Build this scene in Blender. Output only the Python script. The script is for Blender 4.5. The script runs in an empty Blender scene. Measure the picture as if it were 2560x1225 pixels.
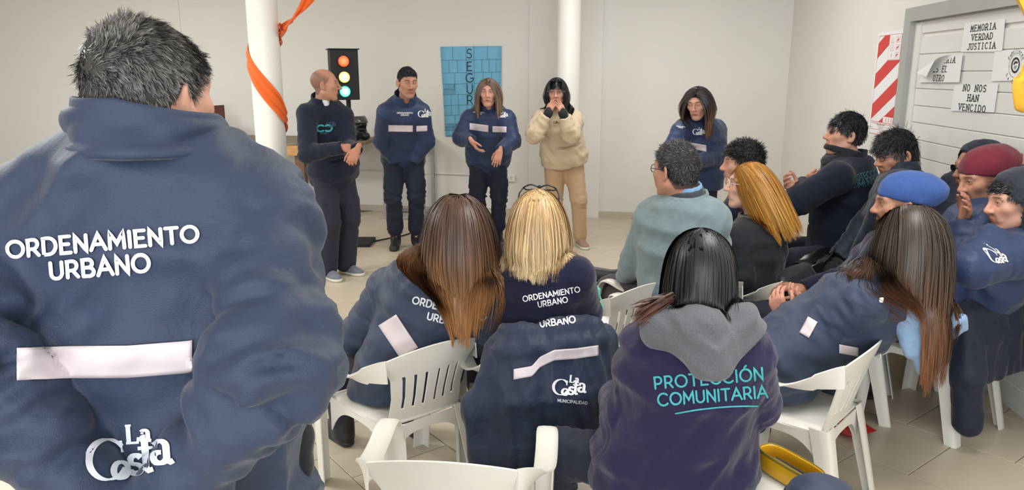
import bpy, math, random
import numpy as np
from mathutils import Vector, Matrix
from mathutils.bvhtree import BVHTree

random.seed(7)
EXPO = 0.0
LIGHTS = [  # ceiling area lights are unseen, added to brighten the walls and floor
 ('ceiling_lamp', (-3.8, 3.6, 3.06), (0, 0, 0), 1.2, 1.2, 125, (.985, .985, .975)),
 ('ceiling_lamp', (1.2, 2.4, 3.06), (0, 0, 0), 1.2, 1.2, 55, (.985, .985, .975)),
 ('ceiling_lamp', (-4.6, 6.6, 3.06), (0, 0, 0), 1.2, 1.2, 90, (.985, .985, .975)),
 ('ceiling_lamp', (1.0, 6.4, 3.06), (0, 0, 0), 1.2, 1.2, 48, (.985, .985, .975)),
 ('window_light', (-.8, -2.9, 1.65), (math.pi/2, 0, 0), 7.5, 1.5, 270, (.9, .95, 1)),
]

SC = bpy.context.scene
COL = SC.collection
# ------------------------------------------------------------------ camera, light, exposure
CAM_H, CAM_F, CAM_P = 1.70, 1893.0, math.radians(12.816)
cd = bpy.data.cameras.new('camera'); co = bpy.data.objects.new('camera', cd); COL.objects.link(co)
co.location = (0, 0, CAM_H); co.rotation_euler = (math.pi/2-CAM_P, 0, 0)
cd.sensor_width = 36; cd.lens = 36*CAM_F/2560; cd.clip_start = 0.02
SC.camera = co
SC.view_settings.view_transform = 'Standard'; SC.view_settings.look = 'None'
SC.view_settings.gamma = 1; SC.view_settings.use_curve_mapping = False
SC.view_settings.exposure = EXPO
w = bpy.data.worlds.new('World'); SC.world = w; w.use_nodes = True
w.node_tree.nodes['Background'].inputs[0].default_value = (.75, .82, .95, 1)
w.node_tree.nodes['Background'].inputs[1].default_value = 0.6
def area(name, loc, rot, sx, sy, power, col):
    l = bpy.data.lights.new(name, 'AREA'); l.shape = 'RECTANGLE'; l.size = sx; l.size_y = sy
    l.energy = power; l.color = col
    o = bpy.data.objects.new(name, l); COL.objects.link(o); o.location = loc; o.rotation_euler = rot
    return o
for spec in LIGHTS: area(*spec)

# ------------------------------------------------------------------ small maths
A = np.array
def V3(*a): return np.array(a, float)
def nrm(v): v = np.asarray(v, float); return v/(np.linalg.norm(v)+1e-12)
def lerp(a, b, t): return a+(b-a)*t
def sstep(a, b, x): t = np.clip((x-a)/(b-a), 0, 1); return t*t*(3-2*t)
_fw = V3(0, math.cos(CAM_P), -math.sin(CAM_P)); _up = V3(0, math.sin(CAM_P), math.cos(CAM_P))
def ray(px, py): return _fw*CAM_F+V3(1, 0, 0)*(px-1280)-_up*(py-612.5)
def at(px, py, Y):                       # the point at depth Y seen at a photograph pixel
    d = ray(px, py); return V3(0, 0, CAM_H)+d*(Y/d[1])
def fl(px, py, z=0.0):                   # the point at height z seen at a photograph pixel
    d = ray(px, py); return V3(0, 0, CAM_H)+d*((z-CAM_H)/d[2])
def toimg(P):
    v = np.asarray(P, float)-V3(0, 0, CAM_H); d = v@_fw
    return (1280+CAM_F*v[0]/d, 612.5-CAM_F*(v@_up)/d)
def _hash(i, j, k):
    n = (i*73856093) ^ (j*19349663) ^ (k*83492791)
    n = (n ^ (n >> 13))*1274126177 & 0x7fffffff
    return ((n ^ (n >> 16)) & 0xffff)/65535.0
def vnoise(P):                           # value noise in 0..1
    P = np.asarray(P, float); f = np.floor(P).astype(np.int64); t = P-f; t = t*t*(3-2*t)
    r = 0
    for a in (0, 1):
        for b in (0, 1):
            for c in (0, 1):
                wgt = (t[:, 0] if a else 1-t[:, 0])*(t[:, 1] if b else 1-t[:, 1])*(t[:, 2] if c else 1-t[:, 2])
                r = r+wgt*_hash(f[:, 0]+a, f[:, 1]+b, f[:, 2]+c)
    return r
def fbm(P, n=3):
    r = 0; a = .5; P = np.asarray(P, float)
    for i in range(n): r = r+a*(vnoise(P)*2-1); P = P*2.03+17.1; a *= .5
    return r

# ------------------------------------------------------------------ materials
MATS = {}
def nodes_of(m):
    m.use_nodes = True; nt = m.node_tree; return nt, nt.nodes['Principled BSDF']
def mat(name, col, rough=.6, spec=.5, metal=0, sheen=0, noise=0, nscale=40, bump=0, bscale=200, emit=0, trans=0, attr=False, coat=0, wr=0, wscale=9):
    if name in MATS: return MATS[name]
    m = bpy.data.materials.new(name); nt, b = nodes_of(m); L = nt.links.new
    b.inputs['Base Color'].default_value = (*col, 1); b.inputs['Roughness'].default_value = rough
    b.inputs['Specular IOR Level'].default_value = spec; b.inputs['Metallic'].default_value = metal
    if sheen: b.inputs['Sheen Weight'].default_value = sheen; b.inputs['Sheen Roughness'].default_value = .4
    if coat: b.inputs['Coat Weight'].default_value = coat; b.inputs['Coat Roughness'].default_value = .15
    if trans: b.inputs['Transmission Weight'].default_value = trans
    if emit: b.inputs['Emission Color'].default_value = (*col, 1); b.inputs['Emission Strength'].default_value = emit
    src = None
    if attr:
        at_ = nt.nodes.new('ShaderNodeAttribute'); at_.attribute_name = 'Col'; src = at_.outputs['Color']
    if noise or bump:
        tc = nt.nodes.new('ShaderNodeTexCoord')
    if noise:
        n = nt.nodes.new('ShaderNodeTexNoise'); n.inputs['Scale'].default_value = nscale; n.inputs['Detail'].default_value = 4
        L(tc.outputs['Object'], n.inputs['Vector'])
        mp = nt.nodes.new('ShaderNodeMapRange'); mp.inputs[3].default_value = 1-noise; mp.inputs[4].default_value = 1+noise
        mp.inputs[1].default_value = .25; mp.inputs[2].default_value = .75
        L(n.outputs['Fac'], mp.inputs[0])
        mx = nt.nodes.new('ShaderNodeVectorMath'); mx.operation = 'SCALE'
        if src is None: mx.inputs[0].default_value = col
        else: L(src, mx.inputs[0])
        L(mp.outputs[0], mx.inputs['Scale']); src = mx.outputs[0]
    if src is not None: L(src, b.inputs['Base Color'])
    if bump:
        n2 = nt.nodes.new('ShaderNodeTexNoise'); n2.inputs['Scale'].default_value = bscale; n2.inputs['Detail'].default_value = 3
        L(tc.outputs['Object'], n2.inputs['Vector'])
        bp = nt.nodes.new('ShaderNodeBump'); bp.inputs['Strength'].default_value = bump; bp.inputs['Distance'].default_value = .004
        L(n2.outputs['Fac'], bp.inputs['Height']); L(bp.outputs[0], b.inputs['Normal'])
        if wr:
            n3 = nt.nodes.new('ShaderNodeTexNoise'); n3.inputs['Scale'].default_value = wscale; n3.inputs['Detail'].default_value = 3; n3.inputs['Distortion'].default_value = 1.6; n3.inputs['Roughness'].default_value = .45
            mp3 = nt.nodes.new('ShaderNodeMapping'); mp3.inputs['Scale'].default_value = (1, 1, .8); mp3.inputs['Rotation'].default_value = (.3, .5, .2); L(tc.outputs['Object'], mp3.inputs[0]); L(mp3.outputs[0], n3.inputs['Vector'])
            b3 = nt.nodes.new('ShaderNodeBump'); b3.inputs['Strength'].default_value = wr; b3.inputs['Distance'].default_value = .03; L(n3.outputs['Fac'], b3.inputs['Height']); L(b3.outputs[0], bp.inputs['Normal'])
    MATS[name] = m; return m
def lin(r, g, b):
    f = lambda c: ((c/255+.055)/1.055)**2.4 if c > 10 else c/255/12.92
    return (f(r), f(g), f(b))

# ------------------------------------------------------------------ objects
def mesh_obj(name, V, F, m, parent=None, col=None, smooth=True, base=None, sharp=None):
    V = np.asarray(V, float)
    if parent is not None: base = A(parent['_b'])
    elif base is None: base = V3(*(V.min(0)+V.max(0))/2); base[2] = V[:, 2].min()
    base = np.asarray(base, float)
    me = bpy.data.meshes.new(name)
    if isinstance(F, np.ndarray): F = F.tolist()
    me.from_pydata((V-base).tolist(), [], F)
    if smooth: me.polygons.foreach_set('use_smooth', [True]*len(me.polygons))
    if sharp: me.set_sharp_from_angle(angle=math.radians(sharp))
    if col is not None:
        a = me.color_attributes.new('Col', 'FLOAT_COLOR', 'POINT')
        c = np.ones((len(V), 4), np.float32); c[:, :3] = col; a.data.foreach_set('color', c.ravel())
    if m is not None: me.materials.append(m)
    me.update()
    o = bpy.data.objects.new(name, me); COL.objects.link(o)
    o['_b'] = base.tolist()
    if parent is not None: o.parent = parent
    else: o.location = base
    return o
def empty(name, base):
    o = bpy.data.objects.new(name, None); COL.objects.link(o); o.location = base; o['_b'] = [float(x) for x in base]
    o.empty_display_size = .1; return o
def tag(o, label=None, cat=None, group=None, kind=None):
    if label: o['label'] = label
    if cat: o['category'] = cat
    if group: o['group'] = group
    if kind: o['kind'] = kind
    return o
class MB:                                # collects geometry of one mesh
    def __init__(s): s.V = []; s.F = []; s.n = 0; s.C = []
    def add(s, V, F, c=None):
        V = np.asarray(V, float); s.V.append(V); s.F += [[i+s.n for i in f] for f in F]; s.n += len(V)
        s.C.append(np.broadcast_to(c if c is not None else (1, 1, 1), (len(V), 3)))
        return s
    def box(s, c, h, R=None):
        c = A(c, float); h = A(h, float)
        v = A([(x, y, z) for x in (-1, 1) for y in (-1, 1) for z in (-1, 1)], float)*h
        if R is not None: v = v@A(R).T
        return s.add(v+c, [(0, 1, 3, 2), (4, 6, 7, 5), (0, 4, 5, 1), (2, 3, 7, 6), (0, 2, 6, 4), (1, 5, 7, 3)])
    def tube(s, pts, r, n=8, cap=True, closed=False):
        pts = A(pts, float); m = len(pts); r = np.broadcast_to(r, (m,)); V = []
        T = np.gradient(pts, axis=0)
        if closed: T = np.roll(pts, -1, 0)-np.roll(pts, 1, 0)
        ref = V3(0, 0, 1)
        if abs(nrm(T[0])@ref) > .9: ref = V3(1, 0, 0)
        for i in range(m):
            t = nrm(T[i]); u = nrm(np.cross(ref, t)); v = np.cross(t, u); ref = v if i == 0 else nrm(v)
            a = np.arange(n)*2*np.pi/n
            V.append(pts[i]+r[i]*(np.cos(a)[:, None]*u+np.sin(a)[:, None]*v))
            ref = np.cross(t, u)
        V = np.concatenate(V); F = []
        for i in range(m if closed else m-1):
            k = (i+1) % m
            for j in range(n): F.append((i*n+j, i*n+(j+1) % n, k*n+(j+1) % n, k*n+j))
        if cap and not closed: F += [tuple(range(n))[::-1], tuple((m-1)*n+j for j in range(n))]
        return s.add(V, F)
    def cyl(s, a, b, r, n=16): return s.tube([a, b], r, n)
    def lathe(s, prof, c, n=24, M=None):
        V = []; m = len(prof)
        for (r, z) in prof:
            a = np.arange(n)*2*np.pi/n; V.append(np.stack([r*np.cos(a), r*np.sin(a), np.full(n, z)], 1))
        V = np.concatenate(V)
        if M is not None: V = V@A(M).T
        F = [(i*n+j, i*n+(j+1) % n, (i+1)*n+(j+1) % n, (i+1)*n+j) for i in range(m-1) for j in range(n)]
        return s.add(V+A(c, float), F)
    def sheet(s, G, t=.004, hole=None, two=True):          # a thickened grid of points, with holes
        G = A(G, float); n, m = G.shape[:2]
        du = np.gradient(G, axis=0); dv = np.gradient(G, axis=1); N = np.cross(du, dv)
        N /= np.linalg.norm(N, axis=2, keepdims=True)+1e-12
        T = (G+N*t/2).reshape(-1, 3); B = (G-N*t/2).reshape(-1, 3); o = n*m; F = []; cnt = {}
        for i in range(n-1):
            for j in range(m-1):
                if hole is not None and hole(i, j): continue
                q = (i*m+j, (i+1)*m+j, (i+1)*m+j+1, i*m+j+1)
                F.append(q); F.append(tuple(x+o for x in q[::-1]))
                for k in range(4):
                    e = (q[k], q[(k+1) % 4]); key = (min(e), max(e))
                    if key in cnt: cnt[key] = None
                    else: cnt[key] = e
        for e in cnt.values():
            if e: F.append((e[1], e[0], e[0]+o, e[1]+o))
        return s.add(np.concatenate([T, B]), F)
    def obj(s, name, m, parent=None, **k):
        V = np.concatenate(s.V)
        if k.pop('colors', False): k['col'] = np.concatenate(s.C)
        k.setdefault('sharp', 35)
        return mesh_obj(name, V, s.F, m, parent, **k)
def bevel(o, wd=.004, seg=2):
    md = o.modifiers.new('bevel', 'BEVEL'); md.width = wd; md.segments = seg; md.limit_method = 'ANGLE'; return o

# ------------------------------------------------------------------ distance fields and surface nets
def smin(a, b, k):
    h = np.maximum(k-np.abs(a-b), 0)/k; return np.minimum(a, b)-h*h*k*.25
def smax(a, b, k): return -smin(-a, -b, k)
class Sdf:
    def __init__(s): s.ops = []
    def _add(s, fn, lo, hi, k, mode): s.ops.append((fn, np.asarray(lo, float), np.asarray(hi, float), k, mode)); return s
    def cone(s, a, b, ra, rb=None, k=.02, mode='u'):
        a = A(a, float); b = A(b, float); rb = ra if rb is None else rb; ba = b-a; L2 = ba@ba+1e-12
        def fn(P):
            t = np.clip(((P-a)@ba)/L2, 0, 1)
            return np.linalg.norm(P-a-t[:, None]*ba, axis=1)-(ra+(rb-ra)*t)
        m = max(ra, rb); return s._add(fn, np.minimum(a, b)-m, np.maximum(a, b)+m, k, mode)
    def ell(s, c, r, R=None, k=.02, mode='u'):
        c = A(c, float); r = A(r, float)
        def fn(P):
            q = P-c
            if R is not None: q = q@R
            k0 = np.linalg.norm(q/r, axis=1); k1 = np.linalg.norm(q/(r*r), axis=1)
            return k0*(k0-1)/(k1+1e-9)
        m = r if R is None else np.full(3, r.max()); return s._add(fn, c-m, c+m, k, mode)
    def box(s, c, h, R=None, r=.01, k=.01, mode='u'):
        c = A(c, float); h = A(h, float)
        def fn(P):
            q = P-c
            if R is not None: q = q@R
            q = np.abs(q)-h+r
            return np.linalg.norm(np.maximum(q, 0), axis=1)+np.minimum(q.max(1), 0)-r
        m = h if R is None else np.full(3, np.linalg.norm(h)); return s._add(fn, c-m, c+m, k, mode)
    def loft(s, secs, k=.02, mode='u', rnd=.0):            # secs: (centre, lateral, half width, half depth)
        for (c0, u0, a0, b0), (c1, u1, a1, b1) in zip(secs[:-1], secs[1:]):
            c0 = A(c0, float); c1 = A(c1, float); wv = c1-c0; L = np.linalg.norm(wv); wv = wv/L; u0 = A(u0, float); u1 = A(u1, float)
            def fn(P, c0=c0, c1=c1, u0=u0, u1=u1, a0=a0, a1=a1, b0=b0, b1=b1, wv=wv, L=L):
                t = ((P-c0)@wv)/L; tc = np.clip(t, 0, 1); e = np.abs(t-tc)*L
                u = u0+(u1-u0)*tc[:, None]; u = u-(u@wv)[:, None]*wv; u /= np.linalg.norm(u, axis=1, keepdims=True)
                v = np.cross(wv, u); q = P-(c0+(c1-c0)*tc[:, None])
                x = (q*u).sum(1); y = (q*v).sum(1); a = a0+(a1-a0)*tc; b = b0+(b1-b0)*tc
                k0 = np.sqrt((x/a)**2+(y/b)**2); k1 = np.sqrt((x/(a*a))**2+(y/(b*b))**2)
                d = k0*(k0-1)/(k1+1e-9); e2 = e-rnd
                return np.where(e > 0, np.sqrt(np.maximum(d, 0)**2+np.maximum(e, 0)**2)+np.minimum(np.maximum(d, -1), 0)*0+np.where(d < 0, 0, 0), d)
            m = max(a0, a1, b0, b1)+.01
            s._add(fn, np.minimum(c0, c1)-m, np.maximum(c0, c1)+m, k, mode)
        return s
    def fn(s, f, lo, hi, k=.01, mode='u'): return s._add(f, lo, hi, k, mode)
    def plane(s, p, n, k=.006):          # keep the side the normal points away from
        p = A(p, float); n = nrm(n); return s._add(lambda P: (P-p)@n, None, None, k, 'i')
    def ev(s, P):
        F = np.full(len(P), 1.0)
        for fn, lo, hi, k, mode in s.ops:
            d = fn(P)
            F = smin(F, d, k) if mode == 'u' else smax(F, -d, k) if mode == 's' else smax(F, d, k)
        return F
    def bounds(s):
        u = [o for o in s.ops if o[4] == 'u']
        return np.min([o[1] for o in u], 0), np.max([o[2] for o in u], 0)
    def mesh(s, h, smooth=2, off=0.0, lo=None, hi=None):
        l, u = s.bounds()
        if lo is not None: l = np.maximum(l, lo)
        if hi is not None: u = np.minimum(u, hi)
        l = l-3*h-off; n = np.ceil((u+3*h+off-l)/h).astype(int)+1
        ax = [l[i]+h*np.arange(n[i]) for i in range(3)]
        F = np.full(n, 1.0)
        for fn, lo_, hi_, k, mode in s.ops:
            if mode == 'i': i0 = A([0, 0, 0]); i1 = n
            else:
                g = k+4*h+off+.01; i0 = np.clip(np.floor((lo_-g-l)/h).astype(int), 0, n); i1 = np.clip(np.ceil((hi_+g-l)/h).astype(int)+1, 0, n)
            if (i1 <= i0).any(): continue
            sl = tuple(slice(i0[q], i1[q]) for q in range(3))
            P = np.stack(np.meshgrid(*[ax[q][sl[q]] for q in range(3)], indexing='ij'), -1).reshape(-1, 3)
            d = fn(P).reshape(i1-i0); Fs = F[sl]
            F[sl] = smin(Fs, d, k) if mode == 'u' else smax(Fs, -d, k) if mode == 's' else smax(Fs, d, k)
        return nets(F-off, l, h, smooth)
CO = A([(a, b, c) for a in (0, 1) for b in (0, 1) for c in (0, 1)])
EDG = [(i, j) for i in range(8) for j in range(i+1, 8) if np.abs(CO[i]-CO[j]).sum() == 1]
def nets(F, o, h, smooth=2):
    s = F < 0; n = F.shape
    c = sum(s[a:n[0]-1+a, b:n[1]-1+b, d:n[2]-1+d].astype(np.int8) for a, b, d in CO)
    mask = (c > 0) & (c < 8); ids = np.argwhere(mask)
    idx = np.full(mask.shape, -1, np.int64); idx[mask] = np.arange(len(ids))
    acc = np.zeros((len(ids), 3)); num = np.zeros(len(ids)); i, j, k = ids.T
    fv = [F[i+q[0], j+q[1], k+q[2]] for q in CO]
    for a, b in EDG:
        cr = (fv[a] < 0) != (fv[b] < 0); t = fv[a][cr]/(fv[a][cr]-fv[b][cr])
        acc[cr] += CO[a]+t[:, None]*(CO[b]-CO[a]); num[cr] += 1
    V = (ids+acc/np.maximum(num, 1)[:, None])*h+o
    Fs = []
    for ax in range(3):
        p, q = (ax+1) % 3, (ax+2) % 3
        def sl(da, dp, dq, L):
            r = [None]*3; r[ax] = slice(da, n[ax]-1+da); r[p] = slice(1+dp, L[p]+dp); r[q] = slice(1+dq, L[q]+dq); return tuple(r)
        Ls = [n[0]-1, n[1]-1, n[2]-1]
        s0 = s[sl(0, 0, 0, Ls)]; s1 = s[sl(1, 0, 0, Ls)]; e = s0 != s1
        def cell(dp, dq):
            r = [None]*3; r[ax] = slice(0, n[ax]-1); r[p] = slice(1+dp, Ls[p]+dp); r[q] = slice(1+dq, Ls[q]+dq)
            return idx[tuple(r)][e]
        Q = np.stack([cell(-1, -1), cell(0, -1), cell(0, 0), cell(-1, 0)], 1)
        fl_ = ~s0[e]; Q[fl_] = Q[fl_][:, ::-1]; Fs.append(Q)
    Fq = np.concatenate(Fs); Fq = Fq[(Fq >= 0).all(1)]
    if smooth: V = laplace(V, Fq, smooth)
    return V, Fq
def laplace(V, F, n, lam=.5):
    a = np.concatenate([F[:, i] for i in range(4)]+[F[:, (i+1) % 4] for i in range(4)])
    b = np.concatenate([F[:, (i+1) % 4] for i in range(4)]+[F[:, i] for i in range(4)])
    d = np.maximum(np.bincount(a, minlength=len(V)), 1)
    for it in range(n):
        S = np.stack([np.bincount(a, V[b, q], len(V)) for q in range(3)], 1)/d[:, None]
        V = V+lam*(S-V)
    return V
def vnormals(V, F):
    N = np.cross(V[F[:, 2]]-V[F[:, 0]], V[F[:, 3]]-V[F[:, 1]]); R = np.zeros_like(V)
    for q in range(3):
        for c in range(4): R[:, q] += np.bincount(F[:, c], N[:, q], len(V))
    return R/(np.linalg.norm(R, axis=1, keepdims=True)+1e-12)
def frame(yaw, pitch=0, roll=0):         # columns: right, forward, up; yaw 0 looks to +Y, clockwise from above
    y, p, r = map(math.radians, (yaw, pitch, roll))
    f = V3(math.sin(y)*math.cos(p), math.cos(y)*math.cos(p), -math.sin(p))
    rt = V3(math.cos(y), -math.sin(y), 0); up = np.cross(rt, f)
    return np.stack([rt*math.cos(r)-up*math.sin(r), f, up*math.cos(r)+rt*math.sin(r)], 1)
# ------------------------------------------------------------------ lettering made of strokes
def arc(cx, cy, rx, ry, a0, a1, n=14):
    a = np.radians(np.linspace(a0, a1, n)); return [(cx+rx*math.cos(t), cy+ry*math.sin(t)) for t in a]
GL = {
 'A': (.84, [[(0, 0), (.42, 1), (.84, 0)], [(.16, .34), (.68, .34)]]),
 'B': (.68, [[(.06, 0), (.06, 1), (.36, 1)]+arc(.36, .76, .24, .24, 90, -90)+[(.06, .52)], [(.36, .52)]+arc(.38, .26, .27, .26, 90, -90)+[(.06, 0)]]),
 'C': (.86, [arc(.48, .5, .46, .5, 45, 315, 26)]),
 'D': (.8, [[(.06, 0), (.06, 1), (.3, 1)]+arc(.3, .5, .46, .5, 90, -90, 20)+[(.06, 0)]]),
 'E': (.62, [[(.58, 1), (.06, 1), (.06, 0), (.6, 0)], [(.06, .52), (.5, .52)]]),
 'F': (.6, [[(.58, 1), (.06, 1), (.06, 0)], [(.06, .5), (.5, .5)]]),
 'G': (.9, [arc(.48, .5, .46, .5, 50, 340, 26)+[(.92, .45), (.55, .45)]]),
 'H': (.76, [[(.06, 0), (.06, 1)], [(.7, 0), (.7, 1)], [(.06, .52), (.7, .52)]]),
 'I': (.16, [[(.08, 0), (.08, 1)]]),
 'J': (.5, [[(.44, 1), (.44, .25)]+arc(.24, .24, .2, .24, 0, -150, 12)]),
 'K': (.7, [[(.06, 0), (.06, 1)], [(.64, 1), (.08, .42)], [(.26, .58), (.68, 0)]]),
 'L': (.56, [[(.06, 1), (.06, 0), (.54, 0)]]),
 'M': (.92, [[(.05, 0), (.08, 1), (.46, .3), (.84, 1), (.87, 0)]]),
 'N': (.76, [[(.06, 0), (.06, 1), (.7, 0), (.7, 1)]]),
 'O': (.98, [arc(.49, .5, .46, .5, 90, 450, 34)]),
 'P': (.66, [[(.06, 0), (.06, 1), (.34, 1)]+arc(.34, .7, .27, .3, 90, -90)+[(.06, .4)]]),
 'R': (.7, [[(.06, 0), (.06, 1), (.34, 1)]+arc(.34, .71, .27, .29, 90, -90)+[(.06, .42)], [(.36, .42), (.66, 0)]]),
 'S': (.64, [arc(.34, .74, .26, .26, 35, 250, 16)[:-1]+arc(.3, .26, .28, .27, 70, -140, 16)]),
 'T': (.72, [[(.02, 1), (.7, 1)], [(.36, 1), (.36, 0)]]),
 'U': (.76, [[(.06, 1), (.06, .34)]+arc(.38, .33, .32, .33, 180, 360, 16)+[(.7, 1)]]),
 'V': (.8, [[(.02, 1), (.4, 0), (.78, 1)]]),
 'Y': (.76, [[(.02, 1), (.38, .48), (.74, 1)], [(.38, .48), (.38, 0)]]),
 ' ': (.36, []),
}
GL['Ó'] = (.98, GL['O'][1]+[[(.42, 1.14), (.58, 1.3)]])
def text_strokes(t, gap=.16, serif=False, mono=0):
    out = []; x = 0
    for ch in t:
        wd, st = GL[ch]
        ox = x
        if mono: sx = .6/max(wd, .45) if ch not in 'I ' else 1; ox = x+(mono-wd*sx)/2
        else: sx = 1
        for p in st:
            p = [(ox+a*sx, b) for a, b in p]; out.append(p)
            if serif:
                for e, q in ((p[0], p[1]), (p[-1], p[-2])):
                    if abs(e[1]-q[1]) > .15 and (abs(e[1]) < .02 or abs(e[1]-1) < .02) and abs(e[1]-q[1]) > abs(e[0]-q[0])*.8:
                        out.append([(e[0]-.13, e[1]), (e[0]+.13, e[1])])
        if serif and ch == 'I': pass
        x += (mono if mono else wd+gap)
    x -= 0 if mono else gap
    return [[(a-x/2, b) for a, b in p] for p in out], x
def ribbon(mb, p, hw, step=.08, contrast=0, caps=True, c=None):
    p = A(p, float); d = np.linalg.norm(np.diff(p, axis=0), axis=1); keep = np.r_[True, d > 1e-6]; p = p[keep]
    q = [p[0]]
    for a, b in zip(p[:-1], p[1:]):
        n = max(1, int(np.ceil(np.linalg.norm(b-a)/step))); q += [a+(b-a)*k/n for k in range(1, n+1)]
    q = A(q); n = len(q)
    t = np.zeros_like(q); t[1:-1] = q[2:]-q[:-2]; t[0] = q[1]-q[0]; t[-1] = q[-1]-q[-2]
    seg = np.diff(q, axis=0); seg /= np.linalg.norm(seg, axis=1, keepdims=True)+1e-9
    t /= np.linalg.norm(t, axis=1, keepdims=True)+1e-9; nn = np.stack([-t[:, 1], t[:, 0]], 1)
    mit = np.ones(n); dots = (seg[:-1]*seg[1:]).sum(1); mit[1:-1] = 1/np.sqrt(np.clip((1+dots)/2, .2, 1))
    w_ = hw*(1-contrast+contrast*np.abs(t[:, 1])) if contrast else np.full(n, hw)
    Lf = q+nn*(w_*mit)[:, None]; Rt = q-nn*(w_*mit)[:, None]
    V = np.concatenate([Lf, Rt]); F = [(i, i+1, n+i+1, n+i)[::-1] for i in range(n-1)]
    mb.add(np.c_[V, np.zeros(len(V))], F, c)
    if caps and not (np.abs(q[0]-q[-1]).max() < 1e-4):
        for e, tt, ww in ((q[0], -t[0], w_[0]), (q[-1], t[-1], w_[-1])):
            a0 = math.atan2(tt[1], tt[0]); a = a0+np.linspace(-np.pi/2, np.pi/2, 6)
            pts = np.c_[e[0]+ww*np.cos(a), e[1]+ww*np.sin(a), np.zeros(6)]
            mb.add(pts, [(0, 1, 2, 3, 4, 5)], c)
def text_mb(lines, size, wgt=.085, lead=1.45, sx=1., **k):
    mb = MB(); y = 0
    for ln in lines:
        st, wd = text_strokes(ln, **k)
        for p in st: ribbon(mb, [(a*size, (b+y-.5)*size) for a, b in p], wgt*size, step=.22*size)
        y -= lead
    V = np.concatenate(mb.V); V[:, 1] -= (V[:, 1].max()+V[:, 1].min())/2; V[:, 0] *= sx
    return V, mb.F
def logo_mb(size):                       # the dancing two-word mark with a big C
    mb = MB()
    def s(p, x, y, k, hw=.085, con=.6): ribbon(mb, [(x+a*k, y+b*k) for a, b in p], hw*k, step=.12*k, contrast=con, caps=False)
    s(arc(.48, .5, .5, .52, 38, 330, 30), 0, -.1, 1.0, .095, .75); s([(.86, .98), (.86, .66)], 0, -.1, 1.0, .04, 0)
    lo = arc(.3, .3, .27, .3, 90, 450, 22)
    s(lo, .58, -.12, .72, .12)                                                # o
    s(arc(.26, .43, .17, .15, 25, 250, 12)[:-1]+arc(.22, .15, .19, .15, 70, -150, 12), 1.0, -.02, .85, .11, .4)   # s
    s([(.22, .95), (.22, .1), (.3, .02), (.42, .06)], 1.27, .02, .95, .1, .5); s([(.02, .66), (.44, .66)], 1.27, .02, .95, .05, 0)  # t
    s([(.1, .52)]+arc(.27, .46, .17, .16, 160, 0, 10)+[(.44, .12), (.52, .02), (.62, .08)], 1.62, .2, .95, .1, .5); s(arc(.25, .17, .18, .15, 75, 330, 14), 1.62, .2, .95, .1, .4)  # a
    s([(.12, 1), (.12, 0)], 1.02, .80, .46, .13, 0); s([(-.04, 1), (.3, 1)], 1.02, .80, .46, .06, 0); s([(-.04, 0), (.62, 0), (.66, .3)], 1.02, .80, .46, .07, 0)   # L
    s([(.1, .52)]+arc(.27, .46, .17, .16, 160, 0, 10)+[(.44, .1), (.6, .06)], 1.36, .80, .5, .12, .4); s(arc(.25, .17, .18, .15, 75, 330, 14), 1.36, .80, .5, .11, .4)       # a
    V = np.concatenate(mb.V)*size; V[:, :2] -= (V[:, :2].max(0)+V[:, :2].min(0))/2
    return V, mb.F
def flat_mesh(VF, c, right, up, off=0):
    V, F = VF; n = np.cross(right, up)
    return V[:, :1]*right+V[:, 1:2]*up+np.asarray(c)+n*off, F
def decal(name, VF, targets, c, right, up, m, parent, off=.0022, depth=.4, rot=0):
    V, F = VF
    if rot: a = math.radians(rot); right, up = right*math.cos(a)+up*math.sin(a), up*math.cos(a)-right*math.sin(a)
    right = nrm(right); up = nrm(up-(up@right)*right); n = nrm(np.cross(right, up))
    P = V[:, :1]*right+V[:, 1:2]*up+np.asarray(c, float)+n*depth
    out = np.full(P.shape, np.nan); d = Vector(-n)
    for i, p in enumerate(P):
        best = None
        for b in targets:
            h = b.ray_cast(Vector(p), d, depth*2.2)
            if h[0] is not None and (best is None or h[3] < best[3]): best = h
        if best is not None: out[i] = A(best[0])+n*off
    ok = ~np.isnan(out[:, 0]); F2 = [f for f in F if all(ok[i] for i in f)]
    out[~ok] = P[~ok]
    if not F2: print('decal missed', name); return None
    used = sorted({i for f in F2 for i in f}); mp = {u: k for k, u in enumerate(used)}
    return mesh_obj(name, out[used], [[mp[i] for i in f] for f in F2], m, parent)
def pxdecal(name, VF, targets, px, py, m, parent, rot=0, off=.0025, far=9):   # print seen at a photograph pixel, laid on the cloth
    V, F = VF; a = math.radians(rot); X = px+V[:, 0]*math.cos(a)-V[:, 1]*math.sin(a); Y = py-V[:, 0]*math.sin(a)-V[:, 1]*math.cos(a); out = np.full((len(V), 3), np.nan); o = Vector((0, 0, CAM_H))
    for i in range(len(V)):
        d = Vector(nrm(ray(X[i], Y[i]))); best = None
        for b in targets:
            h = b.ray_cast(o, d, far)
            if h[0] is not None and (best is None or h[3] < best[3]): best = h
        if best is not None: nn = best[1] if best[1].dot(d) < 0 else -best[1]; out[i] = A(best[0]-d*off*.7+nn*off*.5)
    F2 = [f for f in F if not np.isnan(out[list(f), 0]).any() and np.ptp(np.linalg.norm(out[list(f)], axis=1)) < .08]
    if not F2: print('decal missed', name, px, py); return None
    used = sorted({i for f in F2 for i in f}); mp = {u: k for k, u in enumerate(used)}
    return mesh_obj(name, out[used], [[mp[i] for i in f] for f in F2], m, parent)
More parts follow.
